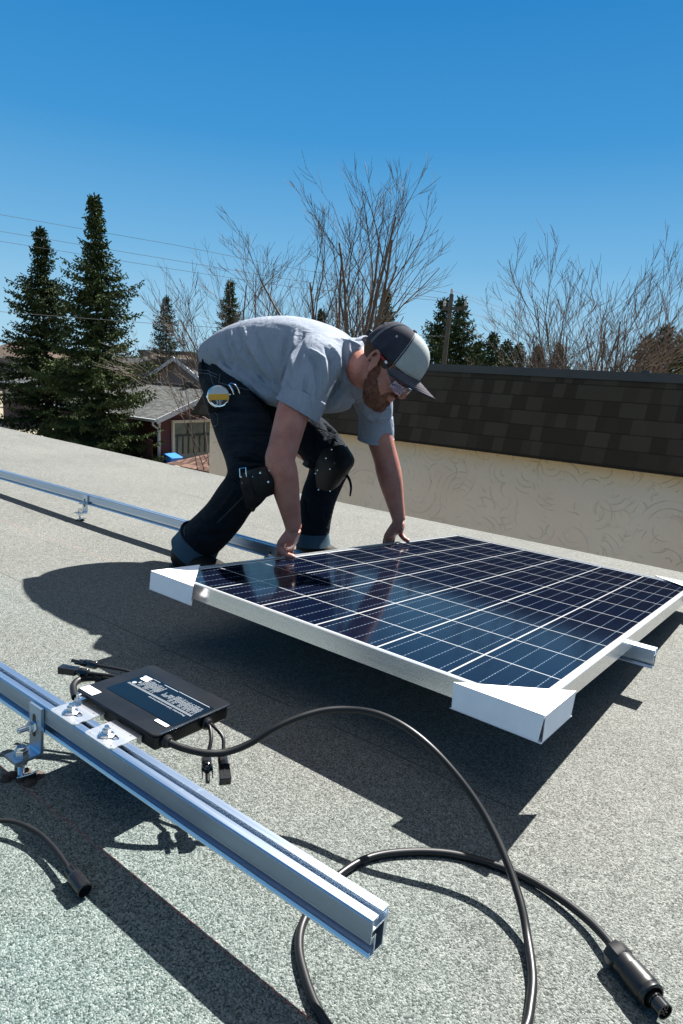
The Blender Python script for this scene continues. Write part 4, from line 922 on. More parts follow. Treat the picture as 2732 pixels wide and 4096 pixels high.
bare_at(540, 1285, 30.0, spread=1.0, label='thin pale bare tree far behind the tallest spruce', seed=19, mat=M['twig'], stems=6, first=0.2, thick=0.006, dens=0.8, minr=0.006)
for i, (px, py, Y, lb) in enumerate(((1880, 1350, 20, 'reddish shrub just above the parapet beside the cap and pole'), (2010, 1385, 21, 'reddish shrub above the parapet below the short spruces'), (2190, 1380, 22, 'reddish shrub above the parapet left of the tall bare trees'), (2400, 1350, 20, 'brown shrub above the parapet under the tall bare trees'), (2650, 1370, 20, 'brown shrub above the parapet at the right edge'), (1760, 1370, 20, 'brown shrub above the parapet directly behind the cap brim'))):
    t_ = W(px, py, Y); zz = -0.5; bare(float(t_[0]), Y, float(t_[2]) - zz + 0.0, spread=1.2, label=lb, seed=90 + i, mat=M['twig2'], stems=12, first=0.02, thick=0.008, dens=0.9, zb=zz - 1.2, group='shrubs behind the parapet', minr=0.006)

# ---- utility pole and wires
def build_pole():
    a = W(1808, 1165, 25); b = W(1795, 1450, 25); x, y, zt = map(float, a)
    o = thing('utility_pole', 'weathered wooden utility pole with insulators between two dark spruces', 'pole', (x, y, GZ), frame='world')
    m = MB(); m.tube([(x - 0.25, y, GZ), (x, y, zt - 0.12)], [0.125, 0.09], 12); obj('shaft', m, M['pole'], o)
    m = MB(); m.box((x - 0.35, y - 0.06, zt - 0.75), (x + 0.75, y + 0.06, zt - 0.62)); m.tube([(x, y - 0.2, zt - 0.95), (x + 0.62, y - 0.06, zt - 0.62)], 0.03, 5); obj('crossarm', m, M['pole'], o)
    for dx, dz in ((0, 0), (-0.3, -0.45), (0.68, -0.45)):
        m = MB(); m.lathe([(0.03, 0), (0.07, 0.05), (0.05, 0.10), (0.07, 0.15), (0.04, 0.24)], (x + dx, y, zt - 0.15 + dz), n=10); obj('insulator', m, M['trimwhite'], o)
    return x, y, zt
pxx, pyy, pzt = build_pole()
def wire(lb, P, sag=0.0, r=0.0085):
    P = [Vector(p) for p in P]; pts = []
    for i in range(len(P) - 1):
        for k in range(12): t = k / 12; q = P[i].lerp(P[i + 1], t); q.z -= sag * 4 * t * (1 - t); pts.append(q)
    pts.append(P[-1]); m = MB(); m.tube(pts, r, 5); c = sum(P, Vector()) / len(P)
    o = obj('overhead_wire', m, M['wire'], loc=tuple(c), frame='world'); tag(o, lb, 'wire', 'overhead wires')
wire('topmost pale wire crossing the sky above the spruces', [W(-60, 848, 15), W(700, 980, 19.6), W(1180, 1075, 23), W(1790, 1172, 25)], 0.0)
wire('second pale wire from the top, crossing both tall spruces', [W(-60, 915, 15), W(700, 1042, 19.6), W(1180, 1122, 23), W(1782, 1195, 25)], 0.0)
wire('third pale wire from the top, crossing both tall spruces', [W(-60, 955, 15), W(700, 1078, 19.6), W(1180, 1150, 23), W(1785, 1205, 25)], 0.0)
wire('lowest pale wire at left, passing low across both tall spruces', [W(-60, 1242, 12), W(640, 1296, 15), W(900, 1312, 17), W(1780, 1345, 24.9)], 0.0, 0.008)
wire('upper thin wire running down to the right from the pole', [W(1812, 1163, 25), W(2200, 1300, 40)], 0.0, 0.009)
wire('lower thin wire running down to the right from the pole', [W(1850, 1190, 25), W(2200, 1325, 40)], 0.0, 0.009)
wire('short low wire right of the pole behind the spruce', [W(1860, 1245, 25), W(2150, 1345, 40)], 0.0, 0.009)

# ------------------------------------------------------------------ the man
def skin_mat():
    t = NT('skin'); co = t.coords(); n = t.noise(co, 22, 4, 0.6); f = t.noise(co, 420, 3); fr = t.voro(co, 260, out='Distance')
    c = t.ramp(n, [(0.3, (0.32, 0.130, 0.098)), (0.7, (0.42, 0.200, 0.150))]); c = t.mix(0.5, c, t.ramp(f, [(0.3, (0.6, 0.48, 0.42)), (0.7, (1.12, 1.08, 1.05))]), 'MULTIPLY'); b2 = t.noise(co, 7.0, 4, 0.7); c = t.mix(0.8, c, t.ramp(b2, [(0.32, (0.78, 0.70, 0.66)), (0.5, (1, 1, 1)), (0.68, (1.14, 0.92, 0.86))]), 'MULTIPLY'); c = t.mix(t.math('MULTIPLY', t.math('LESS_THAN', fr, 0.16), t.math('MULTIPLY', t.math('GREATER_THAN', b2, 0.5), 0.35)), c, (0.16, 0.06, 0.035))
    t.col(c); t.set(rough=0.5, sss=0.08, spec=0.4); t.b.inputs['Subsurface Radius'].default_value = (0.01, 0.004, 0.002); t.bump(f, 0.25, 0.001); return t.m
def cloth_mat(name, c0, c1, scale=500, fine=0.35, rough=0.9, sheen=0.2, blot=8, bump=0.35, wr=0.0, wmap=(1, 1, 1)):
    t = NT(name); co = t.coords(); n = t.noise(co, scale, 3, 0.7); b = t.noise(co, blot, 4, 0.6)
    c = t.ramp(b, [(0.3, c0), (0.7, c1)]); c = t.mix(fine, c, t.ramp(n, [(0.25, (0.5, 0.5, 0.52)), (0.75, (1.35, 1.35, 1.35))]), 'MULTIPLY')
    t.col(c); t.set(rough=rough, spec=0.10)
    if wr: w1 = t.noise(t.mapping(co, wmap), 9.0, 4, 0.55, dist=1.2); w2 = t.math('ABSOLUTE', t.math('SUBTRACT', w1, 0.5)); nb_ = t.bump(t.math('MULTIPLY', w2, -1.0), wr, 0.03); t.bump(n, bump, 0.0012, nb_)
    else: t.bump(n, bump, 0.0012)
    return t.m
M['skin'] = skin_mat()
M['shirt'] = cloth_mat('heather_grey_cotton', (0.226, 0.255, 0.305), (0.266, 0.296, 0.346), 420, 0.5, wr=0.55, wmap=(1.6, 0.8, 0.55))
M['shirt_in'] = cloth_mat('shirt_inside', (0.10, 0.11, 0.13), (0.12, 0.13, 0.15))
M['denim'] = cloth_mat('dark_denim', (0.0045, 0.0078, 0.012), (0.0105, 0.016, 0.0235), 900, 0.55, blot=14, bump=0.6, wr=0.8, wmap=(0.8, 0.8, 1.7))
M['denim_in'] = cloth_mat('turned_denim', (0.045, 0.080, 0.108), (0.064, 0.105, 0.138), 700, 0.5)
M['leather'] = cloth_mat('black_leather', (0.010, 0.010, 0.010), (0.018, 0.016, 0.015), 200, 0.3, 0.5, 0.0)
M['boot'] = cloth_mat('black_boot_leather', (0.012, 0.011, 0.010), (0.022, 0.019, 0.016), 120, 0.3, 0.55, 0.0)
M['capdark'] = cloth_mat('faded_navy_twill', (0.022, 0.024, 0.034), (0.040, 0.042, 0.056), 700, 0.4, blot=22)
M['caplight'] = cloth_mat('pale_grey_twill', (0.27, 0.295, 0.29), (0.34, 0.36, 0.355), 700, 0.25, blot=16)
M['thread'] = simple('pale_stitching', (0.30, 0.30, 0.33), 0.8, var=0.1)
M['brimthread'] = simple('grey_stitching', (0.12, 0.12, 0.14), 0.8, var=0.1)
M['brimcloth'] = cloth_mat('faded_brim_twill', (0.045, 0.042, 0.052), (0.085, 0.075, 0.082), 700, 0.4, blot=26)
M['denimthread'] = simple('blue_grey_stitching', (0.06, 0.085, 0.11), 0.8, var=0.2)
M['beard'] = cloth_mat('ginger_brown_beard', (0.055, 0.026, 0.017), (0.145, 0.064, 0.036), 380, 0.8, 0.8, 0.0, blot=30, bump=1.0)
def stubble_mat():
    t = NT('beard_over_skin'); co = t.coords(); n = t.noise(co, 520, 3, 0.8); b = t.noise(co, 45, 3)
    f = t.ramp(t.math('ADD', n, t.math('MULTIPLY', b, 0.35)), [(0.60, (0, 0, 0)), (0.80, (1, 1, 1))])
    t.col(t.mix(f, t.ramp(b, [(0.3, (0.055, 0.026, 0.017)), (0.7, (0.115, 0.052, 0.030))]), (0.26, 0.115, 0.080))); t.set(rough=0.8, spec=0.1); t.bump(n, 0.8, 0.0015); return t.m
M['stubble'] = stubble_mat()
M['hair'] = cloth_mat('short_brown_hair', (0.055, 0.032, 0.022), (0.11, 0.065, 0.042), 500, 0.8, 0.8, 0.0, blot=40, bump=1.0)
M['lips'] = simple('lips', (0.40, 0.15, 0.12), 0.45)
M['redplastic'] = simple('red_plastic', (0.24, 0.010, 0.014), 0.35, var=0.05)
M['chrome'] = simple('chrome', (0.75, 0.77, 0.80), 0.08, 1.0, var=0.03)
M['ochre'] = simple('ochre_sticker', (0.75, 0.37, 0.03), 0.55, var=0.04)
M['silverface'] = simple('silver_sticker', (0.50, 0.53, 0.54), 0.5, var=0.05)
M['navyplastic'] = simple('dark_blue_plastic', (0.010, 0.028, 0.055), 0.35)
def lens_mat():
    t = NT('mirrored_safety_lens'); t.col((0.75, 0.62, 0.85)); t.set(rough=0.06, trans=0.75, ior=1.45, metal=0.0, coat=1.0); return t.m
M['lens'] = lens_mat()

def sphere(mb, c, r, Mx=None, n=18, m_=12):
    vs = []; fs = []; c = Vector(c); r = Vector(r) if hasattr(r, '__len__') else Vector((r, r, r))
    for i in range(1, m_):
        th = math.pi * i / m_
        for k in range(n):
            a = 2 * math.pi * k / n; p = Vector((math.sin(th) * math.cos(a) * r.x, math.sin(th) * math.sin(a) * r.y, math.cos(th) * r.z))
            vs.append(p)
    vs.append(Vector((0, 0, r.z))); vs.append(Vector((0, 0, -r.z)))
    if Mx is not None: vs = [Mx @ (p + c) for p in vs]
    else: vs = [p + c for p in vs]
    for i in range(m_ - 2):
        for k in range(n): j = (k + 1) % n; fs.append((i*n+k, (i+1)*n+k, (i+1)*n+j, i*n+j))
    T, B = len(vs) - 2, len(vs) - 1
    for k in range(n): j = (k + 1) % n; fs.append((T, k, j)); fs.append((B, (m_-2)*n+j, (m_-2)*n+k))
    mb.add(vs, fs, True)
def loft(mb, st, n=24, sub=5, caps=True, ref=(0, 1, 0), pw=2.0):
    """st: (centre, half-thickness, half-width along ref). Catmull-interpolated rings, closed ends."""
    keys = [list(Vector(s[0])) + [s[1], s[2]] for s in st]; out = []
    for i in range(len(keys) - 1):
        p0 = keys[max(i-1, 0)]; p1 = keys[i]; p2 = keys[i+1]; p3 = keys[min(i+2, len(keys)-1)]
        for k in range(sub):
            t = k / sub; out.append([0.5 * ((2*b) + (c-a)*t + (2*a-5*b+4*c-d)*t*t + (-a+3*b-3*c+d)*t**3) for a, b, c, d in zip(p0, p1, p2, p3)])
    out.append(keys[-1]); ref = Vector(ref); vs = []; N = len(out)
    C = [Vector(o[:3]) for o in out]
    for i in range(N):
        d = (C[min(i+1, N-1)] - C[max(i-1, 0)]).normalized(); v = (ref - d * ref.dot(d)).normalized(); u = v.cross(d)
        for k in range(n):
            a = 2 * math.pi * k / n; ca, sa = math.cos(a), math.sin(a)
            ca = math.copysign(abs(ca) ** (2 / pw), ca); sa = math.copysign(abs(sa) ** (2 / pw), sa)
            vs.append(C[i] + u * ca * out[i][3] + v * sa * out[i][4])
    fs = []
    for i in range(N - 1):
        for k in range(n): j = (k + 1) % n; fs.append((i*n+k, i*n+j, (i+1)*n+j, (i+1)*n+k))
    if caps: fs += [tuple(reversed(range(n))), tuple(range((N-1)*n, N*n))]
    mb.add(vs, fs, True)
def remesh(mb, vox, smooth=4, fac=0.5):
    me = bpy.data.meshes.new('tmp'); me.from_pydata([tuple(v) for v in mb.v], [], mb.f); me.update()
    bm = bmesh.new(); bm.from_mesh(me); bmesh.ops.recalc_face_normals(bm, faces=bm.faces); bm.to_mesh(me); bm.free()
    ob = bpy.data.objects.new('tmp', me); COL.objects.link(ob)
    a = ob.modifiers.new('r', 'REMESH'); a.mode = 'VOXEL'; a.voxel_size = vox; a.use_smooth_shade = True
    if smooth: b = ob.modifiers.new('s', 'SMOOTH'); b.iterations = smooth; b.factor = fac
    dg = bpy.context.evaluated_depsgraph_get(); out = bpy.data.meshes.new_from_object(ob.evaluated_get(dg))
    bpy.data.objects.remove(ob); bpy.data.meshes.remove(me); return out
def getv(me): a = np.empty(len(me.vertices) * 3); me.vertices.foreach_get('co', a); return a.reshape(-1, 3)
def setv(me, a): me.vertices.foreach_set('co', a.ravel()); me.update()
def getn(me): a = np.empty(len(me.vertices) * 3); me.vertex_normals.foreach_get('vector', a); return a.reshape(-1, 3)
def folds(me, strokes, AMP=1.0):
    """cloth folds: each stroke is a polyline drawn on the near side of the garment, raised (+) or pressed in (-) along the normal"""
    V_ = getv(me); N_ = getn(me); px, py, dep = project(V_); vd = V_ - CAMO; vd /= np.linalg.norm(vd, axis=1)[:, None]; face = np.clip(-(N_ * vd).sum(1) * 2.0, 0, 1)
    D = np.zeros(len(V_))
    for pts, wd, amp in strokes:
        best = np.full(len(V_), 1e9); tt = np.zeros(len(V_)); n = len(pts) - 1
        for i in range(n):
            a = np.array(pts[i], float); b = np.array(pts[i+1], float); e = b - a; L2 = (e * e).sum()
            t = np.clip(((px - a[0]) * e[0] + (py - a[1]) * e[1]) / L2, 0, 1); d = np.hypot(px - a[0] - t * e[0], py - a[1] - t * e[1])
            m_ = d < best; best = np.where(m_, d, best); tt = np.where(m_, (i + t) / n, tt)
        w_ = wd * (0.45 + 0.55 * np.sin(np.clip(tt, 0.02, 0.98) * math.pi))
        D += amp * AMP * np.exp(-(best / (w_ * 0.85)) ** 2) * face * np.sin(np.clip(tt, 0.04, 0.96) * math.pi) ** 0.5
    setv(me, V_ + N_ * D[:, None])

def Yp(px, py, Y): return Vector(atY(px, py, Y))
man = thing('person', 'man in grey T-shirt, dark rolled jeans and cap bending to hold the solar panel', 'person', (-1.75, 1.9, 0))
mo = ORI[man.name]
def mlink(name, me, mat, parent=man, smooth=True):
    V_ = getv(me) - np.array(mo); setv(me, V_)
    if smooth: me.polygons.foreach_set('use_smooth', [True] * len(me.polygons))
    return link(name, me, mat, parent)

# --- joints (roof frame)
YT = 1.82
shN, shF = Yp(1225, 1452, 1.63), Yp(1446, 1500, 2.03)
elN, elF = Yp(1120, 1838, 1.47), Yp(1545, 1842, 2.10)
wrN, wrF = Yp(1176, 2118, 1.515), Yp(1597, 2085, 2.135)
neck0 = Yp(1412, 1440, 1.84)
hipN, hipF = Yp(925, 1600, 1.74), Yp(1010, 1600, 1.96)
knN, knF = Yp(1010, 1925, 1.50), Yp(1318, 1868, 2.02)
anN, anF = Yp(772, 2195, 1.54), Yp(1258, 2150, 2.00)

# head frame: x forward, y left, z up, origin between the ears
a_, th_ = rad(5), rad(40)
hf = Vector((math.cos(th_) * math.cos(a_), math.cos(th_) * math.sin(a_), -math.sin(th_))); hl = Vector((-math.sin(a_), math.cos(a_), 0)); hu = hf.cross(hl)
roll = Matrix.Rotation(rad(-7.5), 3, hf); hl = roll @ hl; hu = roll @ hu
earR = Yp(1497, 1448, 1.70); hc = earR + hl * 0.076
HM = Matrix(((hf.x, hl.x, hu.x, hc.x), (hf.y, hl.y, hu.y, hc.y), (hf.z, hl.z, hu.z, hc.z), (0, 0, 0, 1)))
def H(x, y, z): return HM @ Vector((x, y, z))

def hand(mb, wr, Yc, s, zt, tip_in=0.03):
    """grips the left frame edge: fingers outside and underneath, thumb over the top; thumb on the s*Y side"""
    xe = -1.3078; zb = zt - 0.038
    kn = Vector((xe - 0.016, Yc, zt + 0.022))
    loft(mb, [(wr, 0.020, 0.027), (wr.lerp(kn, 0.35), 0.019, 0.034), (wr.lerp(kn, 0.75), 0.0175, 0.040), (kn, 0.014, 0.040), (kn + Vector((0, 0, -0.010)), 0.010, 0.036)], 20, 4)
    for k, (o_, r, ln) in enumerate(((0.030, 0.0088, 1.0), (0.0105, 0.0092, 1.08), (-0.0095, 0.0088, 1.02), (-0.0285, 0.0076, 0.85))):
        y = Yc + s * o_; pth = [(kn.x + 0.002, y, kn.z + 0.004), (kn.x - 0.004 * ln, y + s * 0.002 * (1.5 - k), zt + 0.002), (xe - 0.0135 - 0.002 * ln, y, zt - 0.022), (xe - 0.008, y, zb - 0.0125), (xe + 0.010 * ln, y, zb - 0.0135), (xe + tip_in * ln, y, zb - 0.0095)]
        mb.tube(smooth_path(pth, 4), [r * (1.05 - 0.25 * i / 20) for i in range(21)], 10)
        sphere(mb, pth[-1], r * 0.8, n=10, m_=8); sphere(mb, pth[1], r * 1.06, n=10, m_=8)
    b = wr.lerp(kn, 0.25) + Vector((0.004, s * 0.022, 0)); t1 = Vector((xe + 0.000, Yc + s * 0.046, zt + 0.036)); t2 = Vector((xe + 0.022, Yc + s * 0.045, zt + 0.0155)); t3 = Vector((xe + 0.047, Yc + s * 0.036, zt + 0.0105))
    pth = smooth_path([b, b.lerp(t1, 0.5) + Vector((0, s * 0.006, 0)), t1, t2, t3], 4)
    mb.tube(pth, [0.0165 - 0.0072 * (i / 16) ** 0.8 for i in range(17)], 12); sphere(mb, t3, (0.0098, 0.0095, 0.008), n=10, m_=8)
    sphere(mb, wr.lerp(kn, 0.45) + Vector((0.010, s * 0.014, 0)), (0.018, 0.020, 0.026))

def face(mb):
    S = lambda c, r, q=None: sphere(mb, c, r, HM @ (q or Matrix.Identity(4)), 22, 14)
    S((-0.008, 0, 0.055), (0.098, 0.077, 0.082)); S((0.030, 0, 0.020), (0.068, 0.066, 0.070)); S((0.045, 0, -0.030), (0.050, 0.056, 0.062))
    S((0.052, 0, -0.078), (0.040, 0.044, 0.034)); S((0.078, 0, -0.088), (0.022, 0.024, 0.020)); S((0.024, 0.038, -0.048), (0.044, 0.020, 0.034)); S((0.024, -0.038, -0.048), (0.044, 0.020, 0.034))
    S((0.083, 0, 0.040), (0.022, 0.052, 0.012)); S((0.078, 0, -0.048), (0.026, 0.030, 0.022))
    for s in (-1, 1):
        S((0.066, s * 0.038, -0.004), (0.024, 0.020, 0.020)); S((0.080, s * 0.030, 0.022), (0.0125, 0.0155, 0.0115))
        S((0.102, s * 0.0125, -0.018), (0.011, 0.0075, 0.0085))
        # ear: rim, lobe, bowl
        q = HM @ Matrix.Translation((-0.004, s * 0.074, 0.0)) @ Matrix.Rotation(s * rad(-22), 4, 'Z') @ Matrix.Rotation(rad(-10), 4, 'Y')
        P_ = [Vector((0.030 * 0.5 * math.cos(t) - 0.004, s * 0.009, 0.033 * math.sin(t) + 0.002)) for t in [rad(-60 + 25 * k) for k in range(12)]]
        mb.tube([q @ p for p in P_], [0.0048] * 12, 8); sphere(mb, (0.002, s * 0.004, 0.0), (0.012, 0.0055, 0.026), q, 14, 10); sphere(mb, (0.004, s * 0.007, -0.026), (0.0085, 0.005, 0.010), q, 12, 8); sphere(mb, (0.014, s * 0.006, -0.004), (0.005, 0.004, 0.007), q, 10, 8)
    # nose
    loft(mb, [(H(0.082, 0, 0.036), 0.010, 0.010), (H(0.096, 0, 0.014), 0.0125, 0.0105), (H(0.111, 0, -0.008), 0.0125, 0.012), (H(0.117, 0, -0.019), 0.0095, 0.0125), (H(0.108, 0, -0.028), 0.006, 0.008)], 14, 4, ref=hl)
    # lips
    for z, x, r in ((-0.0445, 0.1005, 0.0068), (-0.0545, 0.0985, 0.0075)):
        mb.tube([H(x - 0.016 * (k / 3) ** 2, 0.0085 * k, z) for k in range(-3, 4)], [r * (1 - abs(k) * 0.22) for k in range(-3, 4)], 8)

def build_man():
    # ---- body: one continuous surface
    b = MB(); face(b)
    nb = H(-0.045, 0, -0.055)
    loft(b, [(H(-0.020, 0, -0.005), 0.055, 0.052), (H(-0.030, 0, -0.055), 0.056, 0.054), (nb.lerp(neck0, 0.5), 0.058, 0.058), (neck0, 0.060, 0.068), (neck0 + Vector((-0.06, 0, 0)), 0.07, 0.10)], 22, 4)
    tor = [(Yp(945, 1478, 1.86), 0.105, 0.140), (Yp(1000, 1440, 1.84), 0.112, 0.140), (Yp(1100, 1420, 1.82), 0.112, 0.150), (Yp(1230, 1430, 1.82), 0.118, 0.172), (Yp(1345, 1450, 1.83), 0.088, 0.165), (Yp(1400, 1455, 1.83), 0.060, 0.10)]
    loft(b, tor, 26, 4)
    def arm(S_, E_, W_, k=1.0):
        up = S_.lerp(E_, 0.5)
        loft(b, [(S_ + Vector((0, 0, 0.01)), 0.055 * k, 0.055 * k), (S_.lerp(E_, 0.3), 0.054 * k, 0.053 * k), (S_.lerp(E_, 0.62), 0.051 * k, 0.050 * k), (S_.lerp(E_, 0.88), 0.047 * k, 0.046 * k), (E_, 0.0465 * k, 0.0455 * k), (E_.lerp(W_, 0.18), 0.0475 * k, 0.046 * k), (E_.lerp(W_, 0.38), 0.044 * k, 0.042 * k), (E_.lerp(W_, 0.62), 0.036 * k, 0.035 * k), (E_.lerp(W_, 0.85), 0.0285 * k, 0.029 * k), (W_, 0.0235 * k, 0.0275 * k)], 22, 4)
    arm(shN, elN, wrN); arm(shF, elF, wrF, 1.03)
    sphere(b, shN + Vector((-0.01, 0.03, 0.0)), (0.065, 0.06, 0.06)); sphere(b, shF + Vector((-0.01, -0.03, 0.0)), (0.065, 0.06, 0.06))
    sphere(b, elN + Vector((-0.020, -0.006, 0.004)), (0.026, 0.03, 0.032))
    hand(b, wrN, 1.525, -1, 0.1675); hand(b, wrF, 2.14, 1, 0.1355)
    for h_, k_, a2 in ((hipN, knN, anN), (hipF, knF, anF)):
        loft(b, [(h_, 0.085, 0.085), (h_.lerp(k_, 0.5), 0.068, 0.068), (k_, 0.048, 0.048), (k_.lerp(a2, 0.4), 0.046, 0.046), (a2, 0.030, 0.030)], 18, 4, ref=(0, 1, 0.01))
    me = remesh(b, 0.0036, 5, 0.5)
    body = mlink('body', me, M['skin'])
    # eyes and lips detail
    for s in (-1, 1):
        e = MB(); sphere(e, (0.0845, s * 0.030, 0.0215), 0.0118, HM, 16, 12); mlink('eye', e.mesh('eye'), M['sticker'], body)
    # ---- T-shirt
    s = MB()
    st = [(Yp(915, 1432, 1.87), 0.080, 0.152), (Yp(968, 1424, 1.86), 0.108, 0.166), (Yp(1035, 1420, 1.84), 0.130, 0.172), (Yp(1105, 1422, 1.83), 0.140, 0.172), (Yp(1180, 1434, 1.82), 0.146, 0.176), (Yp(1255, 1452, 1.82), 0.142, 0.186), (Yp(1330, 1472, 1.82), 0.126, 0.186), (Yp(1390, 1476, 1.83), 0.106, 0.150), (Yp(1436, 1471, 1.83), 0.100, 0.106), (Yp(1474, 1463, 1.84), 0.094, 0.080)]
    loft(s, st, 40, 6, pw=2.15)
    # hanging front of the shirt below the belly and chest
    loft(s, [(Yp(930, 1440, 1.80), 0.040, 0.10), (Yp(1010, 1490, 1.79), 0.060, 0.13), (Yp(1100, 1540, 1.79), 0.072, 0.14), (Yp(1215, 1570, 1.80), 0.070, 0.14), (Yp(1330, 1585, 1.84), 0.060, 0.14), (Yp(1400, 1580, 1.88), 0.045, 0.12)], 26, 5)
    # sleeves
    loft(s, [(Yp(1300, 1400, 1.74), 0.070, 0.075), (Yp(1262, 1460, 1.645), 0.084, 0.082), (Yp(1232, 1530, 1.60), 0.080, 0.078), (Yp(1212, 1590, 1.585), 0.076, 0.073), (Yp(1196, 1622, 1.575), 0.073, 0.070)], 26, 5, ref=(0.3, 1, 0))
    loft(s, [(Yp(1400, 1480, 1.90), 0.080, 0.085), (Yp(1468, 1540, 2.00), 0.082, 0.082), (Yp(1496, 1620, 2.05), 0.072, 0.072), (Yp(1503, 1690, 2.075), 0.062, 0.062), (Yp(1505, 1735, 2.085), 0.060, 0.061)], 26, 5, ref=(0.3, 1, 0))
    sm = remesh(s, 0.0045, 8, 0.5)
    fo = [([(1150, 1330), (1130, 1420), (1150, 1560)], 16, -0.010), ([(1185, 1325), (1168, 1420), (1178, 1520)], 13, 0.010), ([(1215, 1335), (1200, 1400), (1190, 1470)], 10, -0.007),
          ([(1245, 1400), (1290, 1440), (1305, 1530)], 14, 0.012), ([(1215, 1400), (1265, 1460), (1275, 1560)], 12, -0.008), ([(1320, 1380), (1348, 1440), (1355, 1520)], 11, 0.012), ([(1300, 1390), (1328, 1450), (1335, 1560)], 11, -0.010),
          ([(1375, 1370), (1372, 1440), (1385, 1530)], 10, -0.007), ([(1400, 1370), (1395, 1430), (1375, 1500)], 9, 0.008), ([(1420, 1400), (1330, 1560), (1270, 1650)], 16, -0.008), ([(1395, 1550), (1340, 1610), (1285, 1650)], 13, 0.009),
          ([(900, 1330), (905, 1380), (930, 1440)], 8, -0.007), ([(925, 1325), (935, 1380), (960, 1430)], 8, 0.007), ([(950, 1315), (965, 1370), (1010, 1460), (1080, 1560)], 12, -0.009), ([(975, 1312), (1000, 1380), (1060, 1480), (1130, 1570)], 12, 0.009), ([(1010, 1310), (1040, 1400), (1100, 1500)], 13, -0.006),
          ([(870, 1400), (890, 1450), (930, 1480)], 12, -0.010), ([(890, 1390), (915, 1430), (925, 1470)], 10, 0.009), ([(840, 1370), (850, 1410), (880, 1450)], 10, 0.006), ([(1000, 1530), (1080, 1600), (1120, 1630)], 14, 0.008), ([(960, 1470), (1040, 1540), (1110, 1590)], 12, -0.007),
          ([(1150, 1550), (1180, 1620), (1230, 1690)], 12, -0.006), ([(1130, 1440), (1130, 1520), (1140, 1570)], 10, 0.007), ([(1260, 1540), (1250, 1610), (1255, 1680)], 10, 0.008), ([(1220, 1500), (1215, 1580), (1230, 1650)], 9, -0.006),
          ([(1430, 1600), (1480, 1640), (1550, 1640)], 9, -0.007), ([(1440, 1640), (1490, 1680), (1550, 1670)], 9, 0.007), ([(1450, 1680), (1500, 1715), (1545, 1700)], 8, -0.006), ([(1300, 1640), (1390, 1610), (1450, 1590)], 10, 0.008), ([(1330, 1660), (1400, 1640), (1440, 1620)], 8, -0.006),
          ([(1100, 1290), (1180, 1300), (1260, 1330)], 20, 0.003), ([(1330, 1330), (1390, 1345), (1450, 1360)], 12, -0.006), ([(1320, 1350), (1380, 1362), (1440, 1380)], 9, 0.006)]
    folds(sm, fo, 1.5)
    rs_ = random.Random(4); ex = []
    for _ in range(46):
        x, y = rs_.choice(((rs_.uniform(880, 1130), rs_.uniform(1330, 1520)), (rs_.uniform(1140, 1300), rs_.uniform(1400, 1680)), (rs_.uniform(1290, 1430), rs_.uniform(1360, 1640)), (rs_.uniform(1440, 1550), rs_.uniform(1600, 1740))))
        a = rs_.uniform(0.7, 1.5) if x < 1140 else rs_.uniform(1.1, 2.1); L = rs_.uniform(35, 95); ex.append(([(x, y), (x + L * 0.5 * math.cos(a) + rs_.uniform(-8, 8), y + L * 0.5 * math.sin(a)), (x + L * math.cos(a), y + L * math.sin(a))], rs_.uniform(4.5, 8), rs_.choice((-1, 1)) * rs_.uniform(0.002, 0.0045)))
    folds(sm, ex, 1.0)
    shirt = mlink('shirt', sm, M['shirt'])
    # open sleeve ends standing off the arm, and the ribbed neckband
    def open_tube(name, st_, par, mat, n=36, wob=0.0, ref=(0.3, 1, 0), th=0.0028):
        q = MB(); loft(q, st_, n, 4, caps=False, ref=ref)
        if wob:
            C_ = sum((Vector(v) for v in q.v), Vector()) / len(q.v)
            q.v = [tuple(Vector(v) + (Vector(v) - C_) * wob * math.sin(5 * (i % n) * 2 * math.pi / n + 1)) for i, v in enumerate(q.v)]
        o_ = mlink(name, q.mesh(name), mat, par); m_ = o_.modifiers.new('thickness', 'SOLIDIFY'); m_.thickness = th; m_.offset = 0; return o_
    open_tube('sleeve_end', [(Yp(1222, 1578, 1.588), 0.0735, 0.071), (Yp(1206, 1612, 1.580), 0.0755, 0.0725), (Yp(1190, 1642, 1.572), 0.0765, 0.0735)], shirt, M['shirt'], wob=0.012)
    open_tube('sleeve_end', [(Yp(1503, 1670, 2.075), 0.0640, 0.064), (Yp(1505, 1715, 2.082), 0.0665, 0.0670), (Yp(1503, 1757, 2.09), 0.0670, 0.0680)], shirt, M['shirt'], wob=0.012)
    open_tube('neckband', [(Yp(1456, 1466, 1.84), 0.097, 0.088), (Yp(1474, 1462, 1.84), 0.099, 0.084), (Yp(1485, 1459, 1.84), 0.095, 0.079)], shirt, M['shirt'], ref=(0, 1, 0), th=0.004)
    for st_ in ([(Yp(1192, 1638, 1.573), 0.0780, 0.0750), (Yp(1188, 1645, 1.571), 0.0782, 0.0752)], [(Yp(1504, 1749, 2.088), 0.0684, 0.0694), (Yp(1503, 1759, 2.09), 0.0686, 0.0696)]): open_tube('sleeve_hem', st_, shirt, M['shirt'], wob=0.012, th=0.0035)
    # ---- jeans
    j = MB()
    loft(j, [(Yp(930, 1445, 1.87), 0.100, 0.148), (Yp(940, 1480, 1.87), 0.116, 0.160), (Yp(960, 1530, 1.87), 0.122, 0.166), (Yp(985, 1590, 1.87), 0.12, 0.160), (Yp(1010, 1640, 1.87), 0.10, 0.14)], 32, 5, pw=2.3, ref=(0.05, 1, 0))
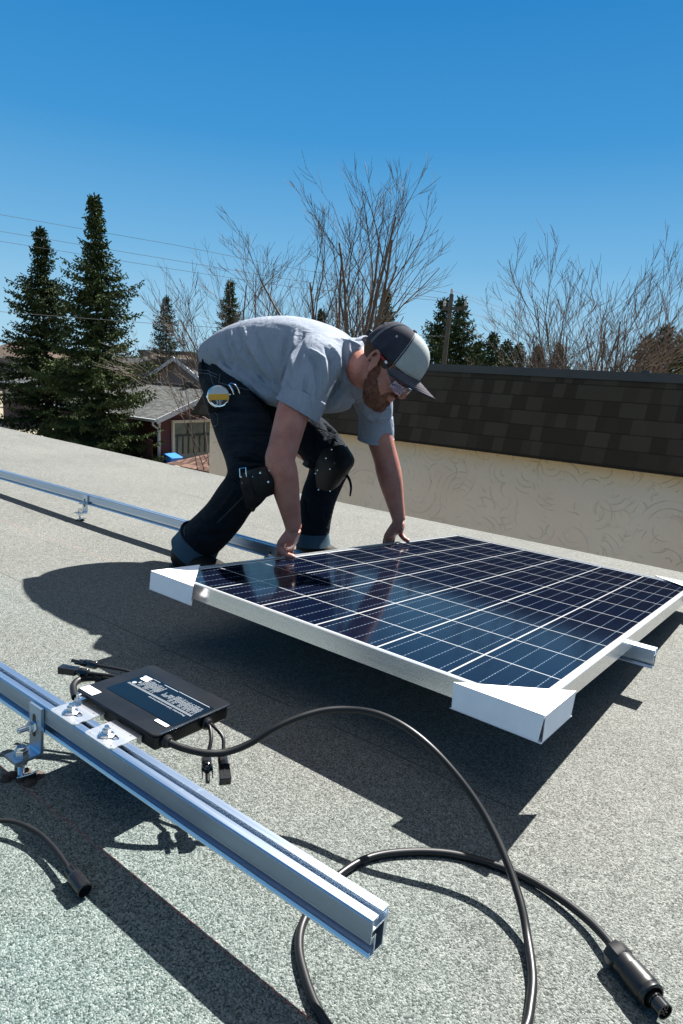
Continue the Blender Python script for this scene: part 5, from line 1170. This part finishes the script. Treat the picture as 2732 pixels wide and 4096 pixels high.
    loft(j, [(Yp(905, 1520, 1.78), 0.108, 0.095), (Yp(938, 1600, 1.72), 0.116, 0.100), (Yp(970, 1700, 1.64), 0.108, 0.098), (Yp(1000, 1800, 1.57), 0.094, 0.088), (Yp(1008, 1880, 1.52), 0.082, 0.080), (Yp(988, 1942, 1.50), 0.074, 0.075), (Yp(940, 1998, 1.505), 0.068, 0.070), (Yp(898, 2060, 1.515), 0.070, 0.071), (Yp(852, 2112, 1.53), 0.074, 0.074), (Yp(814, 2148, 1.54), 0.077, 0.075)], 28, 5)
    loft(j, [(Yp(1010, 1560, 1.93), 0.105, 0.09), (Yp(1090, 1640, 1.97), 0.100, 0.092), (Yp(1185, 1710, 2.00), 0.097, 0.090), (Yp(1270, 1775, 2.02), 0.090, 0.084), (Yp(1318, 1845, 2.02), 0.086, 0.080), (Yp(1305, 1910, 2.01), 0.074, 0.073), (Yp(1278, 1980, 2.00), 0.071, 0.071), (Yp(1260, 2060, 2.00), 0.068, 0.069), (Yp(1252, 2125, 2.00), 0.066, 0.069)], 28, 5)
    jm = remesh(j, 0.0055, 5, 0.5)
    jf = [([(840, 1600), (930, 1590), (1020, 1600)], 12, 0.006), ([(850, 1640), (950, 1635), (1050, 1650)], 12, -0.007), ([(870, 1680), (960, 1670), (1060, 1690)], 11, 0.006), ([(890, 1725), (980, 1715), (1070, 1730)], 11, -0.006), ([(915, 1765), (990, 1760), (1060, 1780)], 10, 0.006), ([(1000, 1560), (1060, 1620), (1100, 1700)], 12, -0.007),
          ([(940, 1830), (1000, 1840), (1060, 1850)], 9, -0.008), ([(950, 1855), (1000, 1868), (1050, 1870)], 9, 0.008), ([(930, 1890), (960, 1900), (1000, 1900)], 9, 0.007), ([(910, 1915), (950, 1930), (990, 1930)], 8, -0.006), ([(960, 2080), (900, 2110), (830, 2110)], 10, 0.006), ([(930, 2120), (870, 2140), (810, 2140)], 10, -0.006), ([(900, 2160), (850, 2165), (790, 2150)], 9, 0.006), ([(940, 1960), (890, 2030), (840, 2080)], 12, 0.004),
          ([(1290, 1680), (1320, 1720), (1300, 1760)], 9, -0.008), ([(1320, 1700), (1345, 1740), (1330, 1780)], 8, 0.008), ([(1230, 1700), (1260, 1750), (1260, 1800)], 10, -0.006), ([(1290, 2000), (1285, 2060), (1300, 2110)], 8, 0.006), ([(1220, 1990), (1230, 2060), (1260, 2100)], 8, -0.005), ([(820, 1510), (860, 1560), (850, 1620)], 10, -0.006)]
    folds(jm, jf, 1.6)
    ex = []
    for _ in range(40):
        x, y = rs_.choice(((rs_.uniform(830, 1060), rs_.uniform(1560, 1830)), (rs_.uniform(760, 960), rs_.uniform(1950, 2150)), (rs_.uniform(1240, 1310), rs_.uniform(1960, 2130)), (rs_.uniform(940, 1030), rs_.uniform(1820, 1920))))
        a = rs_.uniform(-0.35, 0.45) if y < 1900 else rs_.uniform(-0.7, 0.7); L = rs_.uniform(40, 100); ex.append(([(x - L / 2 * math.cos(a), y - L / 2 * math.sin(a)), (x, y + rs_.uniform(-8, 8)), (x + L / 2 * math.cos(a), y + L / 2 * math.sin(a))], rs_.uniform(4.5, 7.5), rs_.choice((-1, 1)) * rs_.uniform(0.002, 0.0045)))
    folds(jm, ex, 1.0); jeans = mlink('jeans', jm, M['denim'])
    # turn-ups
    def cuff(P0, P1, r0, r1, yr):
        c = MB(); n = 30; d = (P1 - P0).normalized(); v = (Vector((0, 1, 0)) - d * d.y).normalized(); u = v.cross(d); vs = []
        prof = [(0.0, -0.012), (0.10, 0.004), (0.35, 0.006), (0.7, 0.010), (1.0, 0.014), (1.0, 0.006), (0.6, 0.000), (0.1, -0.006)]
        for t, o_ in prof:
            for k in range(n):
                a = 2 * math.pi * k / n; w_ = 1 + 0.03 * math.sin(3 * a + t * 2) + 0.015 * math.sin(7 * a); r = r0 + (r1 - r0) * t
                vs.append(P0.lerp(P1, t) + (u * math.cos(a) * r + v * math.sin(a) * r * yr) * w_ + (u * math.cos(a) + v * math.sin(a)) * o_)
        m_ = len(prof); fs = [(i*n+k, i*n+(k+1) % n, ((i+1) % m_)*n+(k+1) % n, ((i+1) % m_)*n+k) for i in range(m_) for k in range(n)]
        c.add(vs, fs, True); co = mlink('turn_up', c.mesh('turn_up'), M['denim_in'], jeans)
        sm_ = MB(); sm_.tube([P0 + (u * math.cos(a) * r0 + v * math.sin(a) * r0 * yr) * 1.03 for a in [2 * math.pi * k / 30 for k in range(31)]], 0.0045, 6, caps=False); mlink('turn_up_seam', sm_.mesh('turn_up_seam'), M['denim'], jeans); return co
    cuff(Yp(806, 2146, 1.54), Yp(773, 2204, 1.54), 0.077, 0.075, 0.94)
    cuff(Yp(1254, 2128, 2.00), Yp(1252, 2182, 2.00), 0.058, 0.059, 1.0)
    # belt loop, pocket stitching, waistband
    def seam(name, pts, r=0.0011, mat='denimthread', par=jeans):
        V_ = getv(jm) + np.array(mo); px, py, dp = project(V_); out = []
        for (x, y) in [(a[0] + (b_[0] - a[0]) * k / 6, a[1] + (b_[1] - a[1]) * k / 6) for a, b_ in zip(pts[:-1], pts[1:]) for k in range(7)]:
            d2 = (px - x) ** 2 + (py - y) ** 2; near = np.argsort(d2)[:24]; i = near[np.argmin(dp[near])]
            if d2[i] < 400:
                q = CAMO + (np.array(V_[i]) - CAMO); rr_ = ray(x, y); t = dp[i] / (CAMR[2] @ rr_); out.append(Vector(CAMO + rr_ * (t * 0.9985)))
        if len(out) > 2: c = MB(); c.tube(out, r, 5); mlink(name, c.mesh(name), M[mat], par)
    seam('stitching', [(790, 1478), (830, 1482), (870, 1500)]); seam('stitching', [(790, 1490), (830, 1494), (866, 1510)])
    seam('pocket_stitching', [(835, 1480), (850, 1530), (870, 1570)]); seam('pocket_stitching', [(880, 1495), (875, 1530), (930, 1545), (1000, 1560)])
    seam('pocket_stitching', [(806, 1565), (820, 1620), (845, 1680)]); seam('pocket_stitching', [(845, 1640), (872, 1660), (870, 1700), (848, 1710)])
    seam('belt_loop', [(812, 1436), (808, 1465), (816, 1490)], 0.0042, 'denim')
    seam('stitching', [(975, 1985), (920, 2040), (870, 2090)], 0.0009)
    # ---- knee pads: moulded leather shells with rivets and strap
    def pad(name, corners, centre, out, thick=0.010):
        """corners: grid of (px,py,Y) rows top->bottom"""
        g = [[Yp(*p) for p in row] for row in corners]; R_, C_ = len(g), len(g[0]); q = MB(); nu, nv = 10, 10; vs = []
        def samp(arr, t):
            n = len(arr) - 1; f = t * n; i = min(int(f), n - 1); t = f - i; p0, p1, p2, p3 = arr[max(i-1, 0)], arr[i], arr[i+1], arr[min(i+2, n)]
            return 0.5 * ((2*p1) + (p2-p0)*t + (2*p0-5*p1+4*p2-p3)*t*t + (-p0+3*p1-3*p2+p3)*t*t*t)
        S_ = [[samp([samp(row, u / nu) for row in g], v / nv) for u in range(nu + 1)] for v in range(nv + 1)]
        for off in (0, 1):
            for v in range(nv + 1):
                for u in range(nu + 1): p = S_[v][u]; vs.append(p - (p - centre).normalized() * thick * off)
        w_ = nu + 1; K = w_ * (nv + 1); fs = []
        for v in range(nv):
            for u in range(nu): a = v * w_ + u; fs.append((a, a + 1, a + w_ + 1, a + w_)); fs.append((K + a, K + a + w_, K + a + w_ + 1, K + a + 1))
        for u in range(nu): fs.append((u, K + u, K + u + 1, u + 1)); a = nv * w_ + u; fs.append((a, a + 1, K + a + 1, K + a))
        for v in range(nv): a = v * w_; fs.append((a, a + w_, K + a + w_, K + a)); a = v * w_ + nu; fs.append((a, K + a, K + a + w_, a + w_))
        q.add(vs, fs, True); return mlink(name, q.mesh(name), M['leather'])
    cN = Yp(985, 1935, 1.53)
    padN = pad('knee_pad', [[(938, 1922, 1.46), (975, 1890, 1.425), (1030, 1870, 1.415), (1085, 1865, 1.45), (1110, 1870, 1.52)], [(955, 1965, 1.45), (990, 1945, 1.405), (1045, 1930, 1.40), (1100, 1925, 1.44), (1125, 1930, 1.52)], [(985, 2035, 1.46), (1010, 2020, 1.425), (1050, 1998, 1.415), (1092, 1978, 1.45), (1110, 1975, 1.52)]], cN, None)
    cF = Yp(1300, 1860, 2.060)
    padF = pad('knee_pad', [[(1282, 1800, 1.950), (1320, 1790, 1.930), (1352, 1780, 1.930), (1385, 1782, 1.980), (1395, 1795, 2.040)], [(1262, 1860, 1.940), (1310, 1870, 1.900), (1360, 1865, 1.890), (1405, 1855, 1.930), (1418, 1850, 2.000)], [(1238, 1930, 1.960), (1275, 1955, 1.930), (1320, 1965, 1.920), (1352, 1945, 1.960), (1368, 1925, 2.020)]], cF, None)
    def rivets(par, pts, Y, me_):
        V_ = getv(me_) + np.array(mo); px, py, dp = project(V_)
        for x, y in pts:
            i = int(np.argmin((px - x) ** 2 + (py - y) ** 2 + dp * 3)); rr_ = ray(x, y); t = dp[i] / (CAMR[2] @ rr_); p = Vector(CAMO + rr_ * (t * 0.998)); n = (Vector(CAMO) - p).normalized()
            c = MB(); c.lathe([(0.0033, -0.002), (0.0033, 0.0006), (0.0024, 0.0016), (0.0, 0.0019)], p, n, 10); mlink('rivet', c.mesh('rivet'), M['steel'], par)
    rivets(padN, [(939, 1940), (961, 1985), (971, 1932), (1014, 1908), (1041, 1892), (1073, 1928), (1078, 1882)], 0, padN.data)
    rivets(padF, [(1304, 1833), (1341, 1852), (1327, 1798), (1358, 1786), (1381, 1784), (1285, 1858), (1320, 1876), (1270, 1881), (1251, 1912), (1236, 1936), (1274, 1958), (1320, 1964), (1262, 1894)], 0, padF.data)
    def strap(pts, wd, par, th=0.004):
        P_ = smooth_path([Yp(*p) for p in pts], 5); c = MB(); vs = []
        for i, p in enumerate(P_):
            d = (P_[min(i+1, len(P_)-1)] - P_[max(i-1, 0)]).normalized(); n = (Vector(CAMO) - p).normalized(); s_ = d.cross(n).normalized(); w_ = wd * (1 - 0.5 * (i / len(P_)) ** 3)
            vs += [p + s_ * w_, p - s_ * w_, p - s_ * w_ - n * th, p + s_ * w_ - n * th]
        fs = [(4*i+k, 4*i+(k+1) % 4, 4*i+4+(k+1) % 4, 4*i+4+k) for i in range(len(P_) - 1) for k in range(4)] + [(0, 3, 2, 1), (len(vs)-4, len(vs)-3, len(vs)-2, len(vs)-1)]
        c.add(vs, fs, True); return mlink('strap', c.mesh('strap'), M['leather'], par)
    strap([(985, 1895, 1.41), (988, 1940, 1.392), (1000, 1990, 1.395), (1008, 2030, 1.41), (1003, 2040, 1.43)], 0.014, padN)
    strap([(1252, 1862, 1.94), (1232, 1860, 1.93), (1212, 1850, 1.95)], 0.012, padF)
    strap([(1383, 1895, 1.98), (1398, 1920, 1.97), (1404, 1950, 1.97), (1400, 1985, 1.97)], 0.005, padF, 0.002)
    bk = MB(); p = Yp(973, 1890, 1.405); q_ = p + Vector((0.018, 0, 0.002))
    bk.tube([p + Vector((-0.012, 0, -0.016)), p + Vector((0.014, 0, -0.010)), p + Vector((0.010, 0, 0.016)), p + Vector((-0.016, 0, 0.010)), p + Vector((-0.012, 0, -0.016))], 0.0022, 6); mlink('buckle', bk.mesh('buckle'), M['chrome'], padN)
    # ---- boots
    def boot(heel, d, L, top):
        c = MB(); d = Vector(d).normalized(); s_ = Vector((-d.y, d.x, 0)); X = lambda a, b_, z: heel + d * a + s_ * b_ + Vector((0, 0, z))
        loft(c, [(X(0.00, 0, 0.055), 0.045, 0.028), (X(0.035, 0, 0.056), 0.048, 0.040), (X(0.10, 0, 0.056), 0.048, 0.043), (X(0.17, 0, 0.046), 0.040, 0.050), (X(0.24, 0, 0.040), 0.034, 0.050), (X(L, 0, 0.030), 0.020, 0.032)], 22, 5, ref=s_)
        loft(c, [(X(0.055, 0, 0.05), 0.050, 0.042), (X(0.055, 0, 0.10), 0.052, 0.042), (top, 0.052, 0.046)], 20, 4, ref=s_)
        bt = mlink('boot', remesh(c, 0.006, 3), M['boot'])
        so = MB(); pts = [(-0.008, -0.022), (-0.008, 0.022), (0.03, 0.040), (0.10, 0.040), (0.19, 0.052), (0.26, 0.046), (L + 0.014, 0.015), (L + 0.014, -0.015), (0.26, -0.046), (0.19, -0.052), (0.10, -0.040), (0.03, -0.040)]
        so.prism([X(a, b_, 0.001) for a, b_ in pts], (0, 0, 0.020)); mlink('sole', so.mesh('sole'), M['black'], bt, False)
        return bt
    hN = Vector(onz(672, 2274, 0)); hN = hN + Vector((0.012, 0.025, 0)); boot(hN, (1, -0.03, 0), 0.30, Yp(775, 2190, 1.54))
    aF = Yp(1252, 2150, 2.00); hF = Vector((aF.x - 0.075, 2.01, 0)); boot(hF, (1, 0.05, 0), 0.29, aF)
    # ---- beard and hair
    b = MB(); S = lambda c, r: sphere(b, c, r, HM, 22, 14)
    S((0.052, 0, -0.084), (0.042, 0.047, 0.036)); S((0.080, 0, -0.092), (0.024, 0.027, 0.023)); S((0.074, 0, -0.070), (0.0285, 0.034, 0.018))
    for s_ in (-1, 1):
        S((0.030, s_ * 0.042, -0.052), (0.034, 0.0175, 0.032)); S((0.016, s_ * 0.056, -0.020), (0.016, 0.010, 0.032)); S((0.042, s_ * 0.040, -0.068), (0.032, 0.016, 0.028)); S((0.094, s_ * 0.012, -0.0365), (0.0095, 0.014, 0.0055))
        S((0.082, s_ * 0.025, -0.050), (0.010, 0.009, 0.018))
    bme = remesh(b, 0.0032, 3); V_ = getv(bme); N_ = getn(bme); rs = np.random.RandomState(2); V_ += N_ * rs.uniform(-0.0006, 0.0016, len(V_))[:, None]; setv(bme, V_); bo = mlink('beard', bme, M['stubble'])
    def bristles(par, src, n_, ln, mat, seed, fil=None):
        V2 = getv(src) + np.array(mo); N2 = getn(src); r_ = random.Random(seed); q = MB(); idx = [r_.randrange(len(V2)) for _ in range(n_)]
        for i_ in idx:
            p_ = Vector(V2[i_]); nn = Vector(N2[i_])
            if fil and not fil(p_): continue
            d_ = (nn * 0.8 + (hf * 0.25 - hu * 0.7) + Vector((r_.uniform(-.3, .3), r_.uniform(-.3, .3), r_.uniform(-.3, .3)))).normalized(); s_2 = d_.orthogonal().normalized() * 0.00045; L_ = ln * r_.uniform(0.5, 1.2)
            q.add([p_ - nn * 0.001 + s_2, p_ - nn * 0.001 - s_2, p_ + d_ * L_], [(0, 1, 2)])
        me_ = bpy.data.meshes.new('bristles'); me_.from_pydata([tuple(v) for v in q.v], [], q.f); me_.update(); mlink('bristles', me_, mat, par, False)
    bristles(bo, bme, 5200, 0.0048, M['beard'], 9)
    b = MB(); sphere(b, (-0.016, 0, 0.040), (0.092, 0.0785, 0.075), HM, 26, 18); 
    for s_ in (-1, 1): sphere(b, (0.028, s_ * 0.0655, 0.030), (0.018, 0.008, 0.026), HM, 14, 10)
    hm = remesh(b, 0.0035, 2); mlink('hair', hm, M['hair'])
    for s_ in (-1, 1):
        c = MB(); c.tube([H(0.103 - 0.010 * (k / 4) ** 2, s_ * (0.014 + 0.0075 * k), 0.036 + 0.003 * math.sin(k * 0.8)) for k in range(5)], [0.0022, 0.003, 0.003, 0.0026, 0.0014], 6); mlink('eyebrow', c.mesh('eyebrow'), M['hair'])
    # ---- cap
    CM = HM @ Matrix.Translation((0.004, 0, 0.048)) @ Matrix.Rotation(rad(-5), 4, 'Y')
    rx, ry, rz = 0.111, 0.088, 0.096
    def dome(mb, a0, a1, n, grow=0.0, z0=-0.012):
        vs = []; m_ = 14
        for i in range(m_ + 1):
            ph = rad(90) * i / m_
            for k in range(n + 1):
                a = a0 + (a1 - a0) * k / n; r = math.cos(ph) ** 0.66 if i < m_ else 0.0; bul = 1 + 0.05 * max(0, math.cos(a)) * math.sin(ph * 2)
                z = z0 + (rz - z0) * math.sin(ph) ** 1.0; vs.append(CM @ Vector(((rx + grow) * r * math.cos(a) * bul, (ry + grow) * r * math.sin(a), z + grow)))
        fs = [(i*(n+1)+k, i*(n+1)+k+1, (i+1)*(n+1)+k+1, (i+1)*(n+1)+k) for i in range(m_) for k in range(n)]; mb.add(vs, fs, True)
    c = MB(); A = rad(62); dome(c, A, 2 * math.pi - A, 40); cap = mlink('cap', c.mesh('cap'), M['capdark'])
    for q in (c,): pass
    sol = cap.modifiers.new('thickness', 'SOLIDIFY'); sol.thickness = 0.0025
    c = MB(); dome(c, -A, A, 24, 0.0006); fp = mlink('front_panel', c.mesh('front_panel'), M['caplight'], cap); sol = fp.modifiers.new('thickness', 'SOLIDIFY'); sol.thickness = 0.0025
    def arc_seam(a, r=0.0011, off=0.0, mat='thread'):
        P_ = [CM @ Vector(((rx + 0.0015) * math.cos(rad(90) * i / 12) ** 0.66 * math.cos(a + off / max(0.15, math.cos(rad(90) * i / 12))) * 1.015, (ry + 0.0015) * math.cos(rad(90) * i / 12) ** 0.66 * math.sin(a + off / max(0.15, math.cos(rad(90) * i / 12))), -0.010 + (rz + 0.010) * math.sin(rad(90) * i / 12))) for i in range(12)]
        c = MB(); c.tube(P_, r, 5); mlink('seam', c.mesh('seam'), M[mat], cap)
    for a in (-A - 0.05, A + 0.05): arc_seam(a, 0.0009)
    for a in (rad(-122), rad(122)): arc_seam(a - 0.03, 0.0007); arc_seam(a + 0.03, 0.0007)
    arc_seam(0.0, 0.0006, mat='caplight')
    c = MB(); c.lathe([(0.008, -0.002), (0.0075, 0.003), (0.004, 0.0055), (0, 0.006)], CM @ Vector((0, 0, rz)), hu, 14); mlink('button', c.mesh('button'), M['capdark'], cap)
    for a, ph in ((rad(-92), 38), (rad(-30), 44), (rad(92), 38), (rad(30), 44), (rad(-150), 40)):
        p0 = Vector(((rx) * math.cos(rad(ph)) ** 0.66 * math.cos(a) * 1.02, ry * math.cos(rad(ph)) ** 0.66 * math.sin(a), -0.012 + (rz + 0.012) * math.sin(rad(ph)))); n = (CM.to_3x3() @ Vector((p0.x / rx, p0.y / ry, p0.z / rz * 0.8))).normalized()
        c = MB(); c.lathe([(0.0036, -0.001), (0.0036, 0.0012), (0.0016, 0.0016), (0.0014, 0.0004), (0, 0.0004)], CM @ p0, n, 12); mlink('eyelet', c.mesh('eyelet'), M['thread'], cap)
    # brim: curved visor
    def brim_pt(u, v):   # u -1..1 across, v 0..1 outward
        a = u * A * 1.02; bx = rx * math.cos(a) * 1.0; by = ry * math.sin(a); ext = 0.080 * (1 - abs(u) ** 2.6) * v
        x = bx + ext; y = by * (1 - 0.05 * v); z = -0.012 + 0.006 * (1 - u * u) - 0.034 * (abs(y) / ry) ** 2 * (0.25 + 0.75 * v) - 0.006 * v
        return Vector((x, y, z))
    vs = []; nu, nv = 28, 8
    for sgn in (0, 1):
        for v in range(nv + 1):
            for u in range(nu + 1): p = brim_pt(-1 + 2 * u / nu, v / nv); vs.append(CM @ (p - Vector((0, 0, 0.0035 * sgn))))
    w_ = nu + 1; K = w_ * (nv + 1); fs = []
    for v in range(nv):
        for u in range(nu): a = v * w_ + u; fs.append((a, a + 1, a + w_ + 1, a + w_)); fs.append((K + a, K + a + w_, K + a + w_ + 1, K + a + 1))
    for u in range(nu): a = nv * w_ + u; fs.append((a, a + 1, K + a + 1, K + a))
    c = MB(); c.add(vs, fs, True); br = mlink('brim', c.mesh('brim'), M['brimcloth'], cap)
    for v in (0.22, 0.42, 0.62, 0.82):
        c = MB(); c.tube([CM @ (brim_pt(-0.97 + 1.94 * k / 30, v) + Vector((0, 0, 0.0002))) for k in range(31)], 0.0005, 5); mlink('stitch_row', c.mesh('stitch_row'), M['brimthread'], cap)
    c = MB(); c.tube([CM @ (brim_pt(-1 + 2 * k / 30, 1.0) - Vector((0, 0, 0.0017))) for k in range(31)], 0.0026, 6); mlink('brim_edge', c.mesh('brim_edge'), M['capdark'], cap)
    c = MB(); c.box((-0.014, -0.010, -0.006), (0.006, 0.010, 0.014), CM @ Matrix.Translation((-rx - 0.002, 0, -0.004))); mlink('strap_buckle', c.mesh('strap_buckle'), M['black'], cap, False)
    # ---- glasses
    g = MB()
    g.tube([H(0.026, -0.0785, 0.026), H(0.060, -0.076, 0.012), H(0.094, -0.068, -0.004), H(0.108, -0.045, 0.010), H(0.115, -0.02, 0.013), H(0.117, 0, 0.012), H(0.115, 0.02, 0.013), H(0.108, 0.045, 0.010), H(0.094, 0.068, -0.004), H(0.060, 0.076, 0.012), H(0.026, 0.0785, 0.026)], [0.0024, 0.0026, 0.0026, 0.0016, 0.0014, 0.0014, 0.0014, 0.0016, 0.0026, 0.0026, 0.0024], 8)
    gl = mlink('glasses', g.mesh('glasses'), M['navyplastic'])
    g = MB(); g.tube([H(0.112, -0.010, 0.002), H(0.116, 0, 0.006), H(0.112, 0.010, 0.002)], 0.0022, 8); mlink('bridge', g.mesh('bridge'), M['navyplastic'], gl)
    for s_ in (-1, 1):
        c = MB(); c.tube([H(0.028, s_ * 0.0785, 0.028), H(0.012, s_ * 0.080, 0.029), H(-0.004, s_ * 0.079, 0.028), H(-0.012, s_ * 0.078, 0.018)], [0.0042, 0.0052, 0.005, 0.0035], 8); mlink('temple_tip', c.mesh('temple_tip'), M['redplastic'], gl)
        c = MB(); c.tube([H(0.035, s_ * 0.0785, 0.0265), H(0.027, s_ * 0.0787, 0.028)], [0.0032, 0.0044], 8); mlink('temple_band', c.mesh('temple_band'), M['sticker'], gl)
        c = MB(); vs = []; n, m_ = 12, 7
        for i in range(m_ + 1):
            for k in range(n + 1):
                a = rad(8 + 50 * k / n); z = 0.014 - 0.034 * i / m_ * (1 - 0.25 * (k / n) ** 2) - 0.004 * (k / n); vs.append(H(0.060 + 0.057 * math.cos(a) * (1 - 0.06 * (i / m_ - 0.4) ** 2), s_ * (0.002 + 0.080 * math.sin(a)), z))
        c.add(vs, [(i*(n+1)+k, i*(n+1)+k+1, (i+1)*(n+1)+k+1, (i+1)*(n+1)+k) for i in range(m_) for k in range(n)], True); lo_ = mlink('lens', c.mesh('lens'), M['lens'], gl); sd = lo_.modifiers.new('thickness', 'SOLIDIFY'); sd.thickness = 0.002
    # ---- belt gear: tape measure clipped at the hip
    def surf(me_, x, y, out=0.0):
        V_ = getv(me_) + np.array(mo); px, py, dp = project(V_); nr = np.argsort((px - x) ** 2 + (py - y) ** 2)[:40]; d_ = dp[nr].min(); r_ = ray(x, y); return Vector(CAMO + r_ * (d_ / (CAMR[2] @ r_))) , Vector(r_).normalized()
    p, rd = surf(jm, 873, 1586); p = p - rd * 0.030; n = ((Vector(CAMO) - p).normalized() + Vector((0.10, 0.02, 0.0))).normalized()
    tm = thing('tape_measure', 'round chrome and ochre tape measure marked 35 clipped at the man\'s hip', 'tape measure', p); ORI[tm.name] = p
    ux = Vector((-n.y, n.x, 0)).normalized(); uz = n.cross(ux) * -1; uz = uz if uz.z > 0 else -uz; tl = Matrix.Rotation(rad(6), 3, n); ux = tl @ ux; uz = tl @ uz
    TM = Matrix(((ux.x, uz.x, n.x, p.x), (ux.y, uz.y, n.y, p.y), (ux.z, uz.z, n.z, p.z), (0, 0, 0, 1)))
    r = 0.0385
    c = MB(); c.lathe([(r * 0.80, -0.016), (r, -0.010), (r, 0.014), (r * 0.96, 0.019), (r * 0.93, 0.0205), (r * 0.91, 0.0195), (0, 0.0195)], p, n, 36); c.box((-r * 1.07, -0.004, -0.004), (-r * 0.9, 0.003, 0.010), TM); c.box((r * 0.9, -0.004, -0.004), (r * 1.08, 0.008, 0.010), TM); obj('case', c, M['chrome'], tm)
    def disc(name, lo, hi, mat, z, rr=0.90, n_=60):
        R_ = r * rr; lo, hi = max(lo, -R_ * 0.999), min(hi, R_ * 0.999); a0, a1 = math.asin(lo / R_), math.asin(hi / R_)
        pts = [(R_ * math.cos(a0 + (a1 - a0) * k / 16), R_ * math.sin(a0 + (a1 - a0) * k / 16)) for k in range(17)]; pts += [(-x, y) for x, y in reversed(pts)]
        q = MB(); vs = [TM @ Vector((x, y, z)) for x, y in pts] + [TM @ Vector((x, y, z - 0.0006)) for x, y in pts]; N = len(pts)
        q.add(vs, [tuple(range(N)), tuple(reversed(range(N, 2*N)))] + [(i, (i+1) % N, N + (i+1) % N, N + i) for i in range(N)]); return obj(name, q, mat, tm)
    disc('face', -r * 0.50, r * 0.24, M['ochre'], 0.0206); disc('silver_face', r * 0.25, r, M['silverface'], 0.0206); bl = disc('black_face', -r, -r * 0.30, M['black'], 0.0212, 0.80)
    me = text_mesh("35'", 0.0205); me.transform(Matrix.Translation(-p) @ TM @ Matrix.Translation((0.0, -r * 0.55, 0.0216))); link('numeral', me, M['sticker'], bl)
    # black holster with chrome carabiner beside the tape
    ho = thing('tool_holster', 'black pouch with chrome clip on the hip beside the round tape measure', 'pouch', p + ux * 0.05)
    q = MB(); q.rbox((-0.022, -0.050, -0.012), (0.052, 0.032, 0.006), 0.008, TM @ Matrix.Translation((0.03, -0.004, -0.012))); q.rbox((-0.062, -0.052, -0.012), (0.0, 0.0, 0.006), 0.008, TM @ Matrix.Translation((0.025, -0.004, -0.022))); obj('pouch', q, M['leather'], ho)
    q = MB(); q.tube([TM @ Vector(v) for v in ((0.036, 0.036, 0.004), (0.046, 0.044, 0.008), (0.060, 0.040, 0.008), (0.070, 0.022, 0.008), (0.076, 0.000, 0.008), (0.072, -0.018, 0.004))], 0.0028, 8); q.tube([TM @ Vector(v) for v in ((0.040, 0.038, 0.006), (0.050, 0.018, 0.010), (0.056, -0.004, 0.010), (0.055, -0.020, 0.006))], 0.0034, 8); obj('clip', q, M['chrome'], ho)
build_man()
